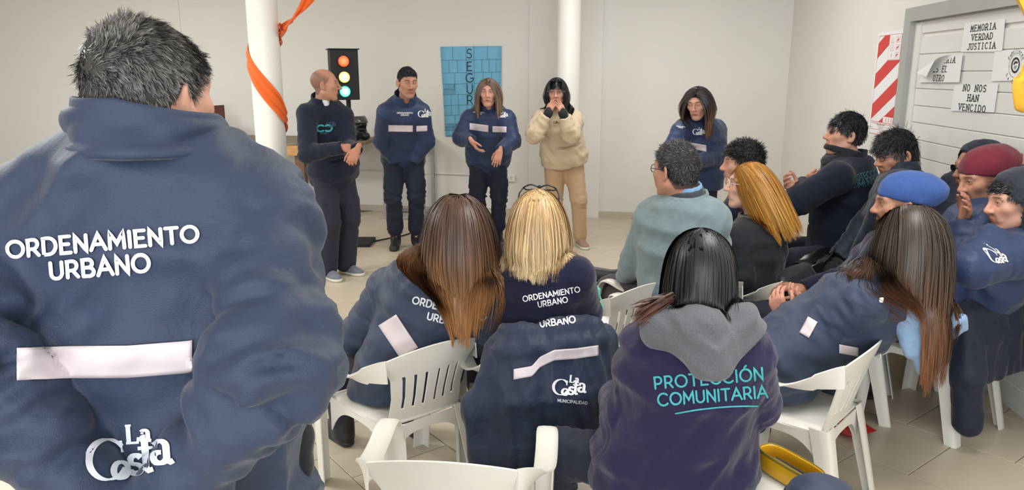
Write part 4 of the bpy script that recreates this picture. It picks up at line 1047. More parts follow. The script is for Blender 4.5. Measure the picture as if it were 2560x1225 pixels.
# ------------------------------------------------------------------ back wall things
def bp(px, py, off): return bw(px, py, off)
P = [bp(*q, .013) for q in ((1101, 117), (1254, 115), (1252, 338), (1114, 341))]
G = A([[lerp(lerp(P[0], P[1], u), lerp(P[3], P[2], u), v)+bn*(.004*math.sin(v*23)*.5+.003*math.sin(v*9+u*3)) for v in np.linspace(0, 1, 40)] for u in np.linspace(0, 1, 8)])
M_BLUEP = mat('blue paper', lin(118, 186, 220), rough=.8, noise=.05, nscale=14)
po = tag(MB().sheet(G, .0008).obj('blue_poster', M_BLUEP, sharp=None), 'blue paper poster with SEGUR written down it on back wall', 'poster')
def pp(u, v): return lerp(lerp(P[0], P[1], u), lerp(P[3], P[2], u), v)
M_PEN = mat('blue black marker', lin(40, 72, 96), rough=.7); M_PEN2 = mat('black marker', lin(26, 36, 50), rough=.7)
rows = [0, .15, .29, .41, .53, .65, .76, .86, .93, 1]; cols = [[.2, .42, .55, .77], [.13, .27, .42, .55, .68, .8, .92], [.22, .42, .55, .7, .84], [.22, .55, .7], [.14, .27, .42, .55, .7], [.14, .27, .42, .6], [.2, .4, .6], [.16, .3, .5], [.15, .3]]
mb = MB(); us = nrm(P[1]-P[0]); vs = V3(0, 0, 1); PW = np.linalg.norm(P[1]-P[0]); PH = P[0][2]-P[3][2]
def pl(a, b, hw=.0013):
    A0, B0 = pp(*a), pp(*b); ribbon(mb, [((A0-P[0])@us, (A0-P[0])[2]), ((B0-P[0])@us, (B0-P[0])[2])], hw, step=.05, caps=False)
for k, r in enumerate(rows[1:-1]): pl((0, r), (1, r))
for k, cs in enumerate(cols):
    for c in cs: pl((c, rows[k]), (c, rows[k+1]))
for k, n in ((3, 9), (7, 9)):
    for j in range(n): 
        x = .22*j/n; pl((x, rows[k+1]), (min(x+.07, .22), rows[k]), .0011); pl((0, lerp(rows[k], rows[k+1], .5)), (.22, lerp(rows[k], rows[k+1], .5)), .0011)
V = np.concatenate(mb.V); mesh_obj('grid_lines', V[:, :1]*us+V[:, 1:2]*vs+P[0]+bn*.0075, mb.F, M_PEN, po, smooth=False)
for ch, v in zip('SEGUR', (.078, .218, .345, .47, .59)):
    V, F = flat_mesh(text_mb([ch], .1, .05), pp(.475-.02*v, v), us, V3(.0, 0, 1), .0085); mesh_obj('lettering', V, F, M_PEN2, po, smooth=False)
def cond(pts, r, off): return MB().tube([bw(x, y, off) for x, y in pts], r, 8)
tag(cond([(560, 414), (720, 420), (900, 427), (1090, 433.5), (1262, 440)], .009, .012).obj('wall_conduit', M_WALL), 'thin white conduit running along the lower back wall', 'conduit')
sc_ = bw(1274, 445, .014); sk = empty('power_socket', sc_); tag(sk, 'white wall socket beside the person with long fair hair', 'socket')
Rb = np.stack([bd, bn, V3(0, 0, 1)], 1)
bevel(MB().box(sc_, (.066, .014, .044), R=Rb).obj('plate', M_WHITE, sk), .004)
for dx in (-.026, .022):
    q = sc_+bd*dx+bn*.0145; MB().box(q, (.018, .002, .028), R=Rb).obj('outlet', mat('socket insert', lin(222, 220, 212), rough=.4), sk)
    for a, b in ((-.007, .4), (.007, -.4)): MB().box(q+bd*a+V3(0, 0, .004)+bn*.002, (.0012, .001, .006), R=Rb@A(frame(0, 0, math.degrees(b)))).obj('slot', M_BLK, sk)
# workbench
tz = .93
def tb(px, py): return fl(px, py, tz)
fl_ = fl(745, 357, tz); bl_ = WC+((fl_-WC)@bd)*bd+bn*.03; depth = (fl_-bl_)@bn; x1_ = (fl(932, 350, tz)-WC)@bd; x0_ = x1_-3.2
if depth < .45: depth = .55
wbch = empty('workbench', WC+bd*(x0_+x1_)/2+bn*depth/2); tag(wbch, 'long wooden workbench along the back wall behind the column', 'table')
def bb(mb, a, b, d0, d1, z0, z1): return wallbox(mb, a, b, z0, z1, d0, d1, WC, bd, bn)
npk = 3
for k in range(npk): 
    a = .02+(depth-.02)*k/npk; b = .02+(depth-.02)*(k+1)/npk; bevel(bb(MB(), x0_, x1_-.0-.02*(k % 2), a+.002, b-.002, tz-.035, tz).obj('plank', M_GREYW, wbch), .003)
bb(MB(), x0_, x1_-.05, depth-.045, depth-.005, tz-.15, tz-.036).obj('apron', M_PINE, wbch)
for a in (x1_-2.62, x1_-.80, x0_+.1): bb(MB(), a, a+.11, depth-.14, depth-.05, 0, tz-.036).obj('leg', M_BROWNW, wbch)
for a in (x1_-2.62, x1_-.80): bb(MB(), a, a+.07, .04, .12, 0, tz-.036).obj('leg', M_BROWNW, wbch)
# things on the bench
def onb(px, Yd=.3): return None
bc = bw(537, 330, depth*.6); bx = (bc-WC)@bd
t = empty('wooden_box', WC+bd*bx+bn*depth*.6+V3(0, 0, tz)); tag(t, 'dark reddish wooden crate with a notched top on the workbench', 'box')
hh = bw(537, 263, depth*.6)[2]-tz
mb = MB()
for dx in (-.085, .085): bevel(bb(MB(), bx+dx-.008, bx+dx+.008, depth*.6-.1, depth*.6+.1, tz, tz+hh).obj('side_panel', M_DARKW, t), .002)
bevel(bb(MB(), bx-.093, bx+.093, depth*.6+.1, depth*.6+.114, tz, tz+hh-.05).obj('front_panel', M_DARKW, t), .002)
bevel(bb(MB(), bx+.03, bx+.093, depth*.6+.1, depth*.6+.114, tz+hh-.05, tz+hh).obj('corner_block', M_DARKW, t), .002); bb(MB(), bx-.093, bx-.03, depth*.6+.1, depth*.6+.114, tz+hh-.05, tz+hh+.005).obj('corner_block', M_BLK, t)
bb(MB(), bx-.08, bx+.08, depth*.6-.1, depth*.6-.086, tz, tz+hh-.02).obj('back_panel', M_DARKW, t)
q = (bw(214, 378, depth*.6)-WC)@bd; tag(bevel(bb(MB(), q-.05, q+.06, depth*.5, depth*.5+.09, tz, tz+.07).obj('wooden_block', M_DARKW), .004), 'small brown wooden block at the left end of the workbench', 'block')
# traffic light
tl = at(859, 187, 7.55); th_ = 143; R = frame(196); tlb = V3(tl[0]-.02, tl[1], 0)
zt_, zb_ = at(859, 124, 7.45)[2], at(859, 250, 7.45)[2]
tr = empty('traffic_light', V3(tl[0], tl[1], 0)); tag(tr, 'black homemade traffic light with glowing red, amber and green lamps', 'traffic light')
zc = (zt_+zb_)/2; hz = (zt_-zb_)/2; ctr = V3(tl[0], tl[1], zc)
ta_ = math.radians(20); Rt = np.stack([V3(math.cos(ta_), math.sin(ta_), 0), V3(math.sin(ta_), -math.cos(ta_), 0), V3(0, 0, 1)], 1)     # right, front, up
Rt = np.stack([Rt[:, 0], Rt[:, 1], Rt[:, 2]], 1)
fw_ = .132
bevel(MB().box(ctr+Rt[:, 0]*0, (fw_, .10, hz), R=Rt).obj('housing', M_BLK, tr), .004)
MB().box(ctr+V3(0, 0, hz+.006), (fw_+.014, .115, .005), R=Rt).obj('cap', M_BLK, tr)
for k, (col, st, zz) in enumerate((((1, .10, .03), 3.2, 153), ((.95, .92, .12), 3.4, 193), ((.05, .9, .5), 3.4, 229))):
    zl = at(862, zz, 7.42)[2]; q = ctr-Rt[:, 0]*.008+Rt[:, 1]*.101; q[2] = zl
    M3 = np.stack([Rt[:, 0], Rt[:, 2], Rt[:, 1]], 1)
    nm = ('red', 'amber', 'green')[k]
    m = bpy.data.materials.new(nm+' lamp'); nt, b = nodes_of(m); b.inputs['Base Color'].default_value = (*col, 1); b.inputs['Emission Color'].default_value = (*col, 1)
    tc = nt.nodes.new('ShaderNodeTexCoord'); vl = nt.nodes.new('ShaderNodeVectorMath'); vl.operation = 'LENGTH'; nt.links.new(tc.outputs['Object'], vl.inputs[0])
    mr = nt.nodes.new('ShaderNodeMapRange'); mr.inputs[1].default_value = .0; mr.inputs[2].default_value = .052; mr.inputs[3].default_value = st*(3 if k else 1.6); mr.inputs[4].default_value = st*.25; nt.links.new(vl.outputs['Value'], mr.inputs[0]); nt.links.new(mr.outputs[0], b.inputs['Emission Strength'])
    cm = nt.nodes.new('ShaderNodeMix'); cm.data_type = 'RGBA'; mr2 = nt.nodes.new('ShaderNodeMapRange'); mr2.inputs[2].default_value = .05; mr2.inputs[3].default_value = .75 if k else .35; mr2.inputs[4].default_value = 0
    nt.links.new(vl.outputs['Value'], mr2.inputs[0]); nt.links.new(mr2.outputs[0], cm.inputs[0]); cm.inputs[6].default_value = (*col, 1); cm.inputs[7].default_value = ((1, 1, .92, 1) if k else (1, .6, .25, 1)); nt.links.new(cm.outputs[2], b.inputs['Emission Color'])
    prof = [(.052, 0), (.049, .012), (.036, .022), (.018, .028), (.0005, .03)]
    mb = MB(); mb.lathe(prof, q, 28, M3); V = np.concatenate(mb.V)
    o = mesh_obj(nm+'_lamp', V-q+A(tr['_b']), mb.F, m, tr); o.location = Vector(q-A(tr['_b']))
    mb = MB(); mb.lathe([(.054, 0), (.060, 0), (.060, .016), (.054, .016), (.054, 0)], q, 28, M3); mb.obj('lamp_rim', M_BLK, tr)
pb = ctr+Rt[:, 0]*.0; MB().cyl(V3(pb[0]+.035, pb[1], 0.03), V3(pb[0]+.035, pb[1], zb_+.02), .022, 14).obj('pole', M_BLK, tr)
bevel(MB().box((pb[0]+.035, pb[1], .015), (.18, .18, .015)).obj('base_plate', M_BLK, tr), .004)
# helmet on the bench
hp = bw(893, 345, depth*.55); hx = (hp-WC)@bd; hb = WC+bd*hx+bn*depth*.55+V3(0, 0, tz); hR = frame(112)
hm = empty('motorcycle_helmet', hb); tag(hm, 'black motorcycle helmet with raised visor on the workbench', 'helmet')
S = Sdf(); S.ell((0, 0, .14), (.115, .135, .125)); S.cone((-.06, .03, .055), (.06, .03, .055), .055, k=.05); S.cone((0, .10, .05), (0, .125, .05), .045, k=.04)
S.ell((0, .14, .135), (.14, .09, .042), k=.01, mode='s'); S.ell((0, 0, .03), (.08, .09, .09), k=.01, mode='s'); S.plane((0, 0, .004), (0, 0, -1))
V, F = S.mesh(.008, 2); mesh_obj('shell', hb+V@hR.T, F, mat('helmet black', lin(24, 26, 30), rough=.3), hm)
a = np.radians(np.linspace(-70, 70, 16)); G = [[(.128*math.sin(x), .142*math.cos(x)*.98*math.cos(t)-.0, .165+.142*math.sin(t)) for t in np.linspace(.25, .95, 8)] for x in a]
V = A(G).reshape(-1, 3)@hR.T+hb; MB().sheet(V.reshape(16, 8, 3), .003).obj('visor', mat('smoked visor', lin(70, 70, 66), rough=.2, spec=.6), hm, sharp=None)
# steel frame stand by the wall
f1 = fl(965, 547); f3 = fl(1093, 527); fd_ = (f3-f1); a0 = (f1-WC)@bd; a1 = (f3-WC)@bd; d1 = (f1-WC)@bn; d0 = max((f3-WC)@bn, .05); zf = .92
sf = empty('steel_stand', WC+bd*(a0+a1)/2+bn*(d0+d1)/2); tag(sf, 'grey square tube stand behind the man with hands behind his back', 'stand')
hw = .018
for a in (a0, a1):
    for d in (d0, d1): bb(MB(), a-hw, a+hw, d-hw, d+hw, 0, zf).obj('leg', M_STEEL, sf)
for z in (.012, zf-.02):
    for d in (d0, d1): bb(MB(), a0, a1, d-hw*.8, d+hw*.8, z, z+.03).obj('rail', M_STEEL, sf)
    for a in (a0, a1): bb(MB(), a-hw*.8, a+hw*.8, d0, d1, z, z+.03).obj('rail', M_STEEL, sf)
bb(MB(), a0-.03, a1+.0, d0-.03, d1+.03, zf+.011, zf+.03).obj('top_board', M_GREYW, sf)
# cables on the floor
def catmull(pts, n=10):
    pts = A(pts); pm = np.vstack([2*pts[0]-pts[1], pts, 2*pts[-1]-pts[-2]]); out = []
    for i in range(len(pts)-1):
        for b in np.linspace(0, 1, n, endpoint=False):
            p0, p1, p2, p3 = pm[i:i+4]; out.append(.5*((2*p1)+(-p0+p2)*b+(2*p0-5*p1+4*p2-p3)*b*b+(-p0+3*p1-3*p2+p3)*b**3))
    out.append(pts[-1]); return A(out)
M_CABLE = mat('black rubber', lin(26, 24, 24), rough=.5)
tag(MB().tube(catmull([fl(x, y, .007) for x, y in ((828, 648), (850, 632), (890, 616), (907, 613), (925, 606), (965, 597), (1010, 588), (1040, 577), (1080, 566), (1140, 556), (1180, 548))]), .007, 6).obj('floor_cable', M_CABLE), 'black power cable snaking across the floor tiles behind standing people', 'cable')
cb = []
for k in range(70):
    a = k*.42; r = .11+.03*math.sin(k*.9); q = fl(832, 632); cb.append(q+V3(r*1.3*math.cos(a), r*.8*math.sin(a), .008+.05*k/70*(1+.2*math.sin(a*2))))
tag(MB().tube(catmull(cb, 3), .006, 5).obj('cable_coil', M_CABLE), 'coil of black cable on the floor behind the bald man', 'cable')
# ------------------------------------------------------------------ monobloc chairs
def chair_parts():
    out = {}
    # backrest with slots
    us = []; edges = [-1, -.72, -.60, -.45, -.33, -.18, -.06, .06, .18, .33, .45, .60, .72, 1]
    us = A(sorted(set([-1, -.9, -.74, -.66, -.47, -.39, -.2, -.12, .0-.07, .07, .12+.01, .2, .39, .47, .66, .74, .9, 1])))
    vs = np.linspace(0, 1, 21); G = []
    for u in us:
        row = []
        for v in vs:
            hw_ = np.interp(v, [0, .35, .6, .8, 1], [.165, .16, .172, .20, .205]); x = u*hw_
            top = 1-.10*u*u*sstep(.6, 1, v)
            z = .385+.325*v*top; y = -.165-.095*v+.035*u*u*(.4+.6*v)
            row.append((x, y, z))
        G.append(row)
    slots = [3, 5, 8, 11, 13] 
    def hole(i, j):
        mid = (us[i]+us[i+1])/2
        return any(abs(mid-c) < .05 for c in (-.70, -.43, -.16, .16, .43, .70)) and 4 <= j <= 12
    out['backrest'] = MB().sheet(A(G)[::-1], .006, hole)
    # seat
    us = np.linspace(-1, 1, 15); G = []
    for u in us:
        row = []
        for v in np.linspace(0, 1, 15):
            w_ = np.interp(v, [0, .5, 1], [.175, .205, .215]); y = -.175+.41*v
            z = .395+.02*v-.018*(1-u*u)*math.sin(math.pi*min(v*1.05, 1))-(.03*max(0, v-.85)/.15 if v > .85 else 0)-.02*max(0, abs(u)-.86)/.14
            row.append((u*w_, y, z))
        G.append(row)
    mb = MB().sheet(A(G), .006)
    def apron(p0, p1, drop0, mid):
        n = 16; G = []
        for k in range(n+1):
            t = k/n; h = mid+(drop0-mid)*abs(2*t-1)**3.2; a = lerp(A(p0), A(p1), t); G.append([a, a-V3(0, 0, h)])
        mb.sheet(A(G), .005)
    apron((-.215, .22, .395), (-.18, -.17, .385), .15, .035); apron((.18, -.17, .385), (.215, .22, .395), .15, .035)
    apron((.21, .232, .40), (-.21, .232, .40), .13, .04); apron((-.17, -.178, .385), (.17, -.178, .385), .13, .04)
    out['seat'] = mb
    for sg in (-1, 1):
        pts = [(.2035, -.2255, .636, (.0, .004, .043)), (.222, -.196, .628, (.006, .004, .040)), (.243, -.14, .608, (.017, .0, .032)), (.258, -.07, .582, (.027, 0, .016)), (.263, .01, .568, (.031, 0, .004)), (.263, .09, .575, (.032, 0, .0)), (.261, .160, .594, (.032, 0, 0)), (.258, .205, .594, (.031, 0, 0)), (.256, .232, .565, (.030, 0, .002)), (.253, .242, .50, (.030, 0, 0))]
        P = catmull([p[:3] for p in pts], 5); Wv = catmull([p[3] for p in pts], 5); G = []
        for p, w_ in zip(P, Wv):
            row = []
            for s_ in (-1, -.85, -.4, 0, .4, .85, 1):
                q = p+w_*s_; lip = .008*max(0, abs(s_)-.8)/.2; nn = nrm(np.cross(w_, V3(0, 1, .001))) ; row.append((q[0]*sg, q[1], q[2]-lip*(1 if abs(w_[2]) < .03 else 0)))
            G.append(row)
        G = A(G); out['armrest'+str(sg)] = MB().sheet(G if sg > 0 else G[:, ::-1], .006)
        def leg(top, bot, wa, wb, ina, inb, mb):       # an angle section: one flange across, one along the side
            G = []
            for k in range(9):
                t = k/8; c = lerp(A(top), A(bot), t); wd = lerp(wa, wb, t); dp = lerp(ina, inb, t)
                G.append([(c[0]-wd, c[1]+.002, c[2]), (c[0]-wd*.5, c[1], c[2]), (c[0]-.006, c[1], c[2]), (c[0], c[1]-np.sign(dp)*.006, c[2]), (c[0], c[1]-dp*.5, c[2]), (c[0]-.002, c[1]-dp, c[2])])
            G = A(G); G[..., 0] *= sg; mb.sheet(G if (sg > 0) == (ina > 0) else G[:, ::-1], .005)
        mb = MB(); leg((.284, .246, .555), (.264, .27, 0), .064, .052, .062, .045, mb); out['leg_f'+str(sg)] = mb
        mb = MB(); leg((.192, -.182, .40), (.212, -.268, 0), .066, .05, -.07, -.05, mb); out['leg_b'+str(sg)] = mb
    return out
CP = {k: v for k, v in chair_parts().items()}
CH_N = [0]; CH_MESH = {}
def chair(x, y, yaw, label, m=None, group='white plastic armchairs', z=0):
    m = m or M_PLAST; t = empty('plastic_armchair', V3(x, y, z)); t.rotation_euler = (0, 0, -math.radians(yaw)); tag(t, label, 'chair', group if m is M_PLAST else None)
    for k, mb in CP.items():
        nm = 'leg' if k.startswith('leg') else 'armrest' if k.startswith('arm') else k
        key = (k, m.name)
        if key not in CH_MESH:
            o = mesh_obj(nm, np.concatenate(mb.V), mb.F, m, None, base=V3(0, 0, 0), sharp=50); CH_MESH[key] = o.data
        else: o = bpy.data.objects.new(nm, CH_MESH[key]); COL.objects.link(o)
        o.location = (0, 0, 0); o.parent = t
    return t
def chl(x, y, yaw, p):                    # chair-local point to world
    R = frame(yaw); return V3(x, y, 0)+R@A(p, float)
CHS = dict(brown=(-.445, 2.885, -40), blonde=(.09, 2.88, -18), fore=(-.165, 2.06, 6), papers=(.46, 3.68, -42), grey=(.86, 3.72, -35), orange=(1.30, 3.95, -50), longh=(1.16, 2.84, -48), hood=(2.10, 3.55, -30), blue=(1.72, 3.74, -62), curly=(1.42, 4.55, -70), prot=(2.12, 4.95, -80), glass=(2.22, 4.22, -85), red=(2.05, 3.72, -75), dark=(1.62, 4.35, -62))
LB = dict(brown='white plastic armchair under the woman with long brown hair', blonde='white plastic armchair under the blonde woman, draped with a navy jacket', fore='empty white plastic armchair nearest the camera, low in the middle', papers='white plastic armchair with loose white sheets on its seat', grey='white plastic armchair under the man in the grey green sweater', orange='white plastic armchair under the woman with orange hair', longh='white plastic armchair under the woman with waist long hair, near right', hood='white plastic armchair at the right edge with a navy jacket over it', blue='white plastic armchair under the man in the blue beanie', curly='white plastic armchair under the curly haired man beside standing woman', prot='white plastic armchair under the man with the neck gaiter', glass='white plastic armchair under the man in glasses beside the door', red='white plastic armchair under the man in the red beanie')
for k, (x, y, yw) in CHS.items():
    if k == 'dark': chair(x, y, yw, 'black plastic armchair draped with a dark bag behind orange hair', M_PLASTB)
    else: chair(x, y, yw, LB[k])

# ------------------------------------------------------------------ garments hung over chair backs
def hung(name, label, C, m, width=.25, top=.74, bottom=.30, thick=.07, sleeves=(), cat='jacket', seed=0, amp=.014, group=None, dy=-.235, lean=.0, lining=None, skew=0, freq=14, quilt=0, shift=0, flare=1.1):
    x, y, yw = C; S = Sdf(); R = frame(yw); rt, fw, up = R.T; c = lambda a, b, z: V3(x, y, 0)+rt*a+fw*b+up*z
    S.loft([(c(shift+skew, dy-.055-lean, bottom), rt, width*flare, thick), (c(shift+skew*.4, dy-.05-lean*.5, (top+bottom)/2), rt, width, thick*.95), (c(shift, dy-.015, top-.07), rt, width*.93, thick*.9), (c(shift, dy+.005, top), rt, width*.80, thick*.7)], k=.05)
    for (pts, r) in sleeves:
        for a, b in zip(pts[:-1], pts[1:]): S.cone(c(*a), c(*b), r, r*.92, k=.04)
    V, F = S.mesh(.011, 2); N = vnormals(V, F); q = V-c(0, 0, 0)
    n = fbm(np.stack([(q@rt)*freq, (q@fw)*freq*.6, (q@up)*3.2+(q@rt)*3], 1)+seed, 3)
    d = amp*(1-np.abs(n)*3)
    if quilt: d = d*.4+.006*np.abs(np.sin((q@up)*math.pi/quilt))
    V = laplace(V+N*d[:, None], F, 1)
    o = mesh_obj(name, V, F, m); tag(o, label, cat, group); return o, bvh(V, F), R, c
NAVY = fabric('navy shell', lin(43, 58, 92), rough=.5, sheen=.12)
NAVYF = fabric('navy shell front row', lin(48, 60, 84), rough=.52, sheen=.15, bump=.3, bscale=600, wr=.3, wscale=7)
NAVYD = fabric('navy shell dark', lin(29, 36, 54), rough=.6, sheen=.1)
FLEECE = fabric('navy fleece', lin(24, 31, 50), rough=.9, sheen=.15, bump=.5, bscale=420)
FLEECE2 = fabric('purple navy fleece', lin(40, 33, 68), rough=.92, sheen=.25, bump=.5, bscale=420, noise=.15)
KNITB = fabric('dark blue knit', lin(24, 26, 54), rough=.9, sheen=.3, bump=.5, bscale=420)
TWILL = fabric('dark twill', lin(38, 42, 56), rough=.8, sheen=.1); TWILL2 = fabric('navy twill', lin(30, 36, 54), rough=.8, sheen=.1)
PUFF = fabric('black quilted nylon', lin(40, 42, 50), rough=.5, sheen=.1); BLACKC = fabric('black cloth', lin(34, 36, 42), rough=.85)
GREYSW = fabric('grey green fleece', lin(122, 140, 144), rough=.95, sheen=.4, bump=.4, bscale=400); BEIGE = fabric('beige cotton', lin(202, 182, 152), rough=.85, noise=.05, bump=.35, bscale=140); BEIGE2 = fabric('tan cotton', lin(190, 160, 126), rough=.85, noise=.06, bump=.35, bscale=140)
HOODG = fabric('grey marl', lin(100, 102, 108), rough=.95, noise=.2, nscale=260, bump=.4, bscale=400)
LINING = fabric('pale blue lining', lin(136, 164, 196), rough=.8)
SKINS = dict(a=lin(186, 136, 112), b=lin(202, 152, 130), c=lin(166, 118, 94), d=lin(212, 170, 148))
BOOT = mat('black leather', lin(30, 30, 34), rough=.5, noise=.1, nscale=40, bump=.2, bscale=90); GREYSH = fabric('grey mesh', lin(112, 118, 128), rough=.8, bump=.5, bscale=300); SOLE = mat('pale rubber', lin(214, 208, 196), rough=.6)
hb_, hv, hR_, hc_ = hung('jacket', 'navy jacket with white lettering hung over the blonde woman\'s chair', CHS['blonde'], fabric('navy shell hung', lin(36, 46, 70), rough=.55, sheen=.15, wr=.35), .238, .80, .30, .075, sleeves=[(((-.19, -.2, .70), (-.29, -.24, .50), (-.27, -.27, .24)), .055), (((.19, -.2, .70), (.27, -.2, .52), (.28, -.16, .36)), .055)], seed=3, amp=.022, freq=11, shift=-.02)

st_ = empty('stool', V3(.505, 2.2, 0)); tag(st_, 'low white plastic stool under the woman with the grey hood', 'stool')
MB().lathe([(.0, .40), (.15, .40), (.165, .392), (.165, .37), (.15, .365), (.0, .365)], (.505, 2.2, 0), 28).obj('seat', M_PLAST, st_)
for a in range(4):
    t = math.pi/4+a*math.pi/2; MB().tube([(.505+.12*math.cos(t), 2.2+.12*math.sin(t), .37), (.505+.165*math.cos(t), 2.2+.165*math.sin(t), 0)], [.024, .018], 10).obj('leg', M_PLAST, st_)
# ------------------------------------------------------------------ the people
def jk(m, **k):
    d = dict(mat=m, puff=.03, collar=(.085, .088, .085, .45), hem=.12, name='jacket'); d.update(k); return d
def chest_px(p, txt, logo, bands, lsz, tsz, trot=0):
    if txt: pxdecal('lettering', text_mb(['ORDENAMIENTO', 'URBANO'], tsz, .11, gap=.2), [p.bv], *txt, M_PRINT, p.top, rot=trot)
    pxdecal('logo', logo_mb(lsz), [p.bv], *logo, M_PRINT, p.top, rot=-4); pxdecal('lettering', text_mb(['MUNICIPALIDAD'], lsz*.1, .11, gap=.2), [p.bv], logo[0]+2, logo[1]+lsz*.62, M_PRINT, p.top, rot=-4)
    for (x0, y0, x1, y1, hw) in bands: pxband([(x, lerp(y0, y1, (x-x0)/(x1-x0))) for x in np.linspace(x0, x1, 14)], (0, hw), [p.bv], M_STRIPE, p.top)
# --- the man close to the camera, seen from behind
over = dict(pelvis=V3(-.56, 1.17, .98), neck=at(392, 318, 1.10), sh_r=at(648, 548, 1.08), sh_l=at(8, 578, 1.09), head=at(381, 250, 1.13),
            el_r=at(690, 900, .945), el_l=at(-62, 905, .945), wr_r=at(400, 1292, .94), wr_l=at(262, 1292, .925))
J = skeleton('stand', (-.56, 1.17), 2, 1.04, over=over)
HF = dict(yaw=20, pitch=3, roll=1, tone=SKINS['b'], hair=(.1, .1, .1), scalp=(.10, .09, .085), scalpk=.75, hl=.06)
P1 = person('man in a navy jacket seen from behind, hands clasped, nearest the camera at left', J, 1.04, HF,
            jk(NAVYF, puff=.035, collar=None, hem=.24, wid=1.0, belly=.012, res=.0085, fold=.018, seed=5., rw=.034, re=.044, ru=.058, ft=1.0, fa=1.5, stripe=None, upto=.92),
            dict(mat=TWILL, res=.016), dict(mat=BOOT, boot=1), (dict(palm=V3(0, 1, .2), fd=nrm(V3(.9, .1, -.55)), curl=.7), dict(palm=V3(0, -1, .2), fd=nrm(V3(-.8, .05, -.6)), curl=.6)), hs=.88, res=.0036)
# tall stand-up collar, folded at its lower edge
cc_ = at(384, 330, 1.09); G = []
for t in np.linspace(-math.radians(172), math.radians(172), 90):         # 0 = the side towards the camera
    row = []; dg_ = math.degrees(t); fr_ = (1-math.cos(t))/2
    zt_c = 1.668-.024*math.sin(t)*(t > 0)-.052*sstep(75, 130, dg_)-.03*sstep(75, 140, -dg_); zb_c = 1.592-.012*sstep(40, 120, dg_)
    for h in np.linspace(0, 1, 16):
        a_ = np.interp(h, [0, .10, .22, .6, 1], [.110, .119, .106, .100, .094])+.010*sstep(40, 110, dg_)*(1-.3*h); b_ = np.interp(h, [0, .10, .22, .6, 1], [.112, .121, .107, .101, .097])
        f_ = .005*math.sin(dg_*.05+h*7)*(1-h)+.008*max(0, math.sin(dg_*.06+2.2-h*5))*(h < .75)*(.3+abs(math.sin(t)))
        row.append(cc_*V3(1, 1, 0)+V3((a_+f_)*math.sin(t), -(b_+f_)*math.cos(t), lerp(zb_c, zt_c, h)))
    G.append(row)
co_ = MB().sheet(A(G), .008).obj('collar', NAVYF, P1.top, sharp=None); P1.coll = None
for q in 'rl':
    e = J['wr_'+q]-(J['wr_'+q]-J['el_'+q])*.13; d = nrm(J['wr_'+q]-J['el_'+q]); S = Sdf(); S.cone(e-d*.012, e+d*.03, .047, .045); S.cone(e, e+d*.08, .034, .036, k=.005, mode='s'); V, F = S.mesh(.005, 2); mesh_obj('cuff', V, F, NAVYD, P1.top)
S = Sdf(); S.cone(at(742, 1010, 1.2), at(748, 1090, 1.2), .012, .022); S.cone(at(748, 1090, 1.2), at(752, 1168, 1.2), .022, .024); V, F = S.mesh(.006, 2); mesh_obj('coat_flap', V, F, BLACKC, P1.root)
M_PR2 = mat('white print near', lin(226, 230, 238), rough=.55, bump=.1, bscale=600)
def aimed(p, name, VF, px, py, Y, ang, m, tgt=None, right=None, up=None):
    c = at(px, py, Y); r = right if right is not None else p.J['lat']; r = nrm(r); u = up if up is not None else p.J['w']
    return decal(name, VF, tgt or [p.bv], c, r, u, m, p.top, rot=ang)
pxdecal('lettering', text_mb(['ORDENAMIENTO'], 39, .115, gap=.2, sx=1.11), [P1.bv], 257, 604, M_PR2, P1.top, rot=4.8); pxdecal('lettering', text_mb(['URBANO'], 41, .115, gap=.2, sx=1.06), [P1.bv], 250, 666, M_PR2, P1.top, rot=5)
pxdecal('logo', logo_mb(96), [P1.bv], 324, 1130, M_PR2, P1.top, rot=4)
xs = np.linspace(42, 581, 60); pxband([(x, np.interp(x, [40, 180, 320, 470, 581], [910, 905, 904, 892, 868])) for x in xs], (0, 40), [P1.bv], M_STRIPE, P1.top, jump=.03)
hb = hair_shell(P1, .006, (.06, .055, .052), .06, -.14, .010, amp=.003, mid=-.085, nape=.012)
Vs_, Ns_ = P1.shell; rng = np.random.default_rng(3); ii = rng.integers(0, len(Vs_), 21000); ii = ii[(Ns_[ii]*(Vs_[ii]-V3(0, -.014, 0))).sum(1) > .02]; Pr = Vs_[ii]+rng.normal(0, .0018, (len(ii), 3))-Ns_[ii]*.003; Nr = Ns_[ii]
wc = V3(-.022, -.085, .075); rel = Pr-wc; dist = np.linalg.norm(rel, axis=1); sw = np.exp(-(dist/.055)**2)[:, None]
tg = np.cross(Nr, rel/(dist[:, None]+1e-6)); flow = rel/(dist[:, None]+1e-6)*.6+V3(.25, .1, -.55)*sstep(.05, .12, dist)[:, None]
dr = flow*(1-sw*.6)+tg*sw*1.3+Nr*.06+np.stack([fbm(Pr*38, 2), fbm(Pr*38+9, 2), fbm(Pr*38+21, 2)], 1)*.7
low = sstep(.035, -.02, Pr[:, 2])[:, None]; dr = dr*(1-low)+(V3(.05, -.1, -1)+Nr*.08)*low
Ls = np.where(Pr[:, 2] > .03, .021, .015)*P1.hs; g = vnoise(Pr*30+3)
sides = sstep(.03, .075, np.abs(Pr[:, 0]))*sstep(.09, .0, Pr[:, 2])
cc = (.085+.11*np.clip(sides+.35*(g > .62), 0, 1.2))[:, None]*V3(1.0, .98, .97)
def _col(n, ns): return None
st = strands('hair_strands', H2W(P1, Pr), dr@P1.RH.T, Ls, M_HAIR, hb, (.085, .078, .073), nseg=5, grav=.06, r=.00045, clump=.55, ncl=1500, var=.5, rough=.45, seed=4, tip=(.19, .178, .172))
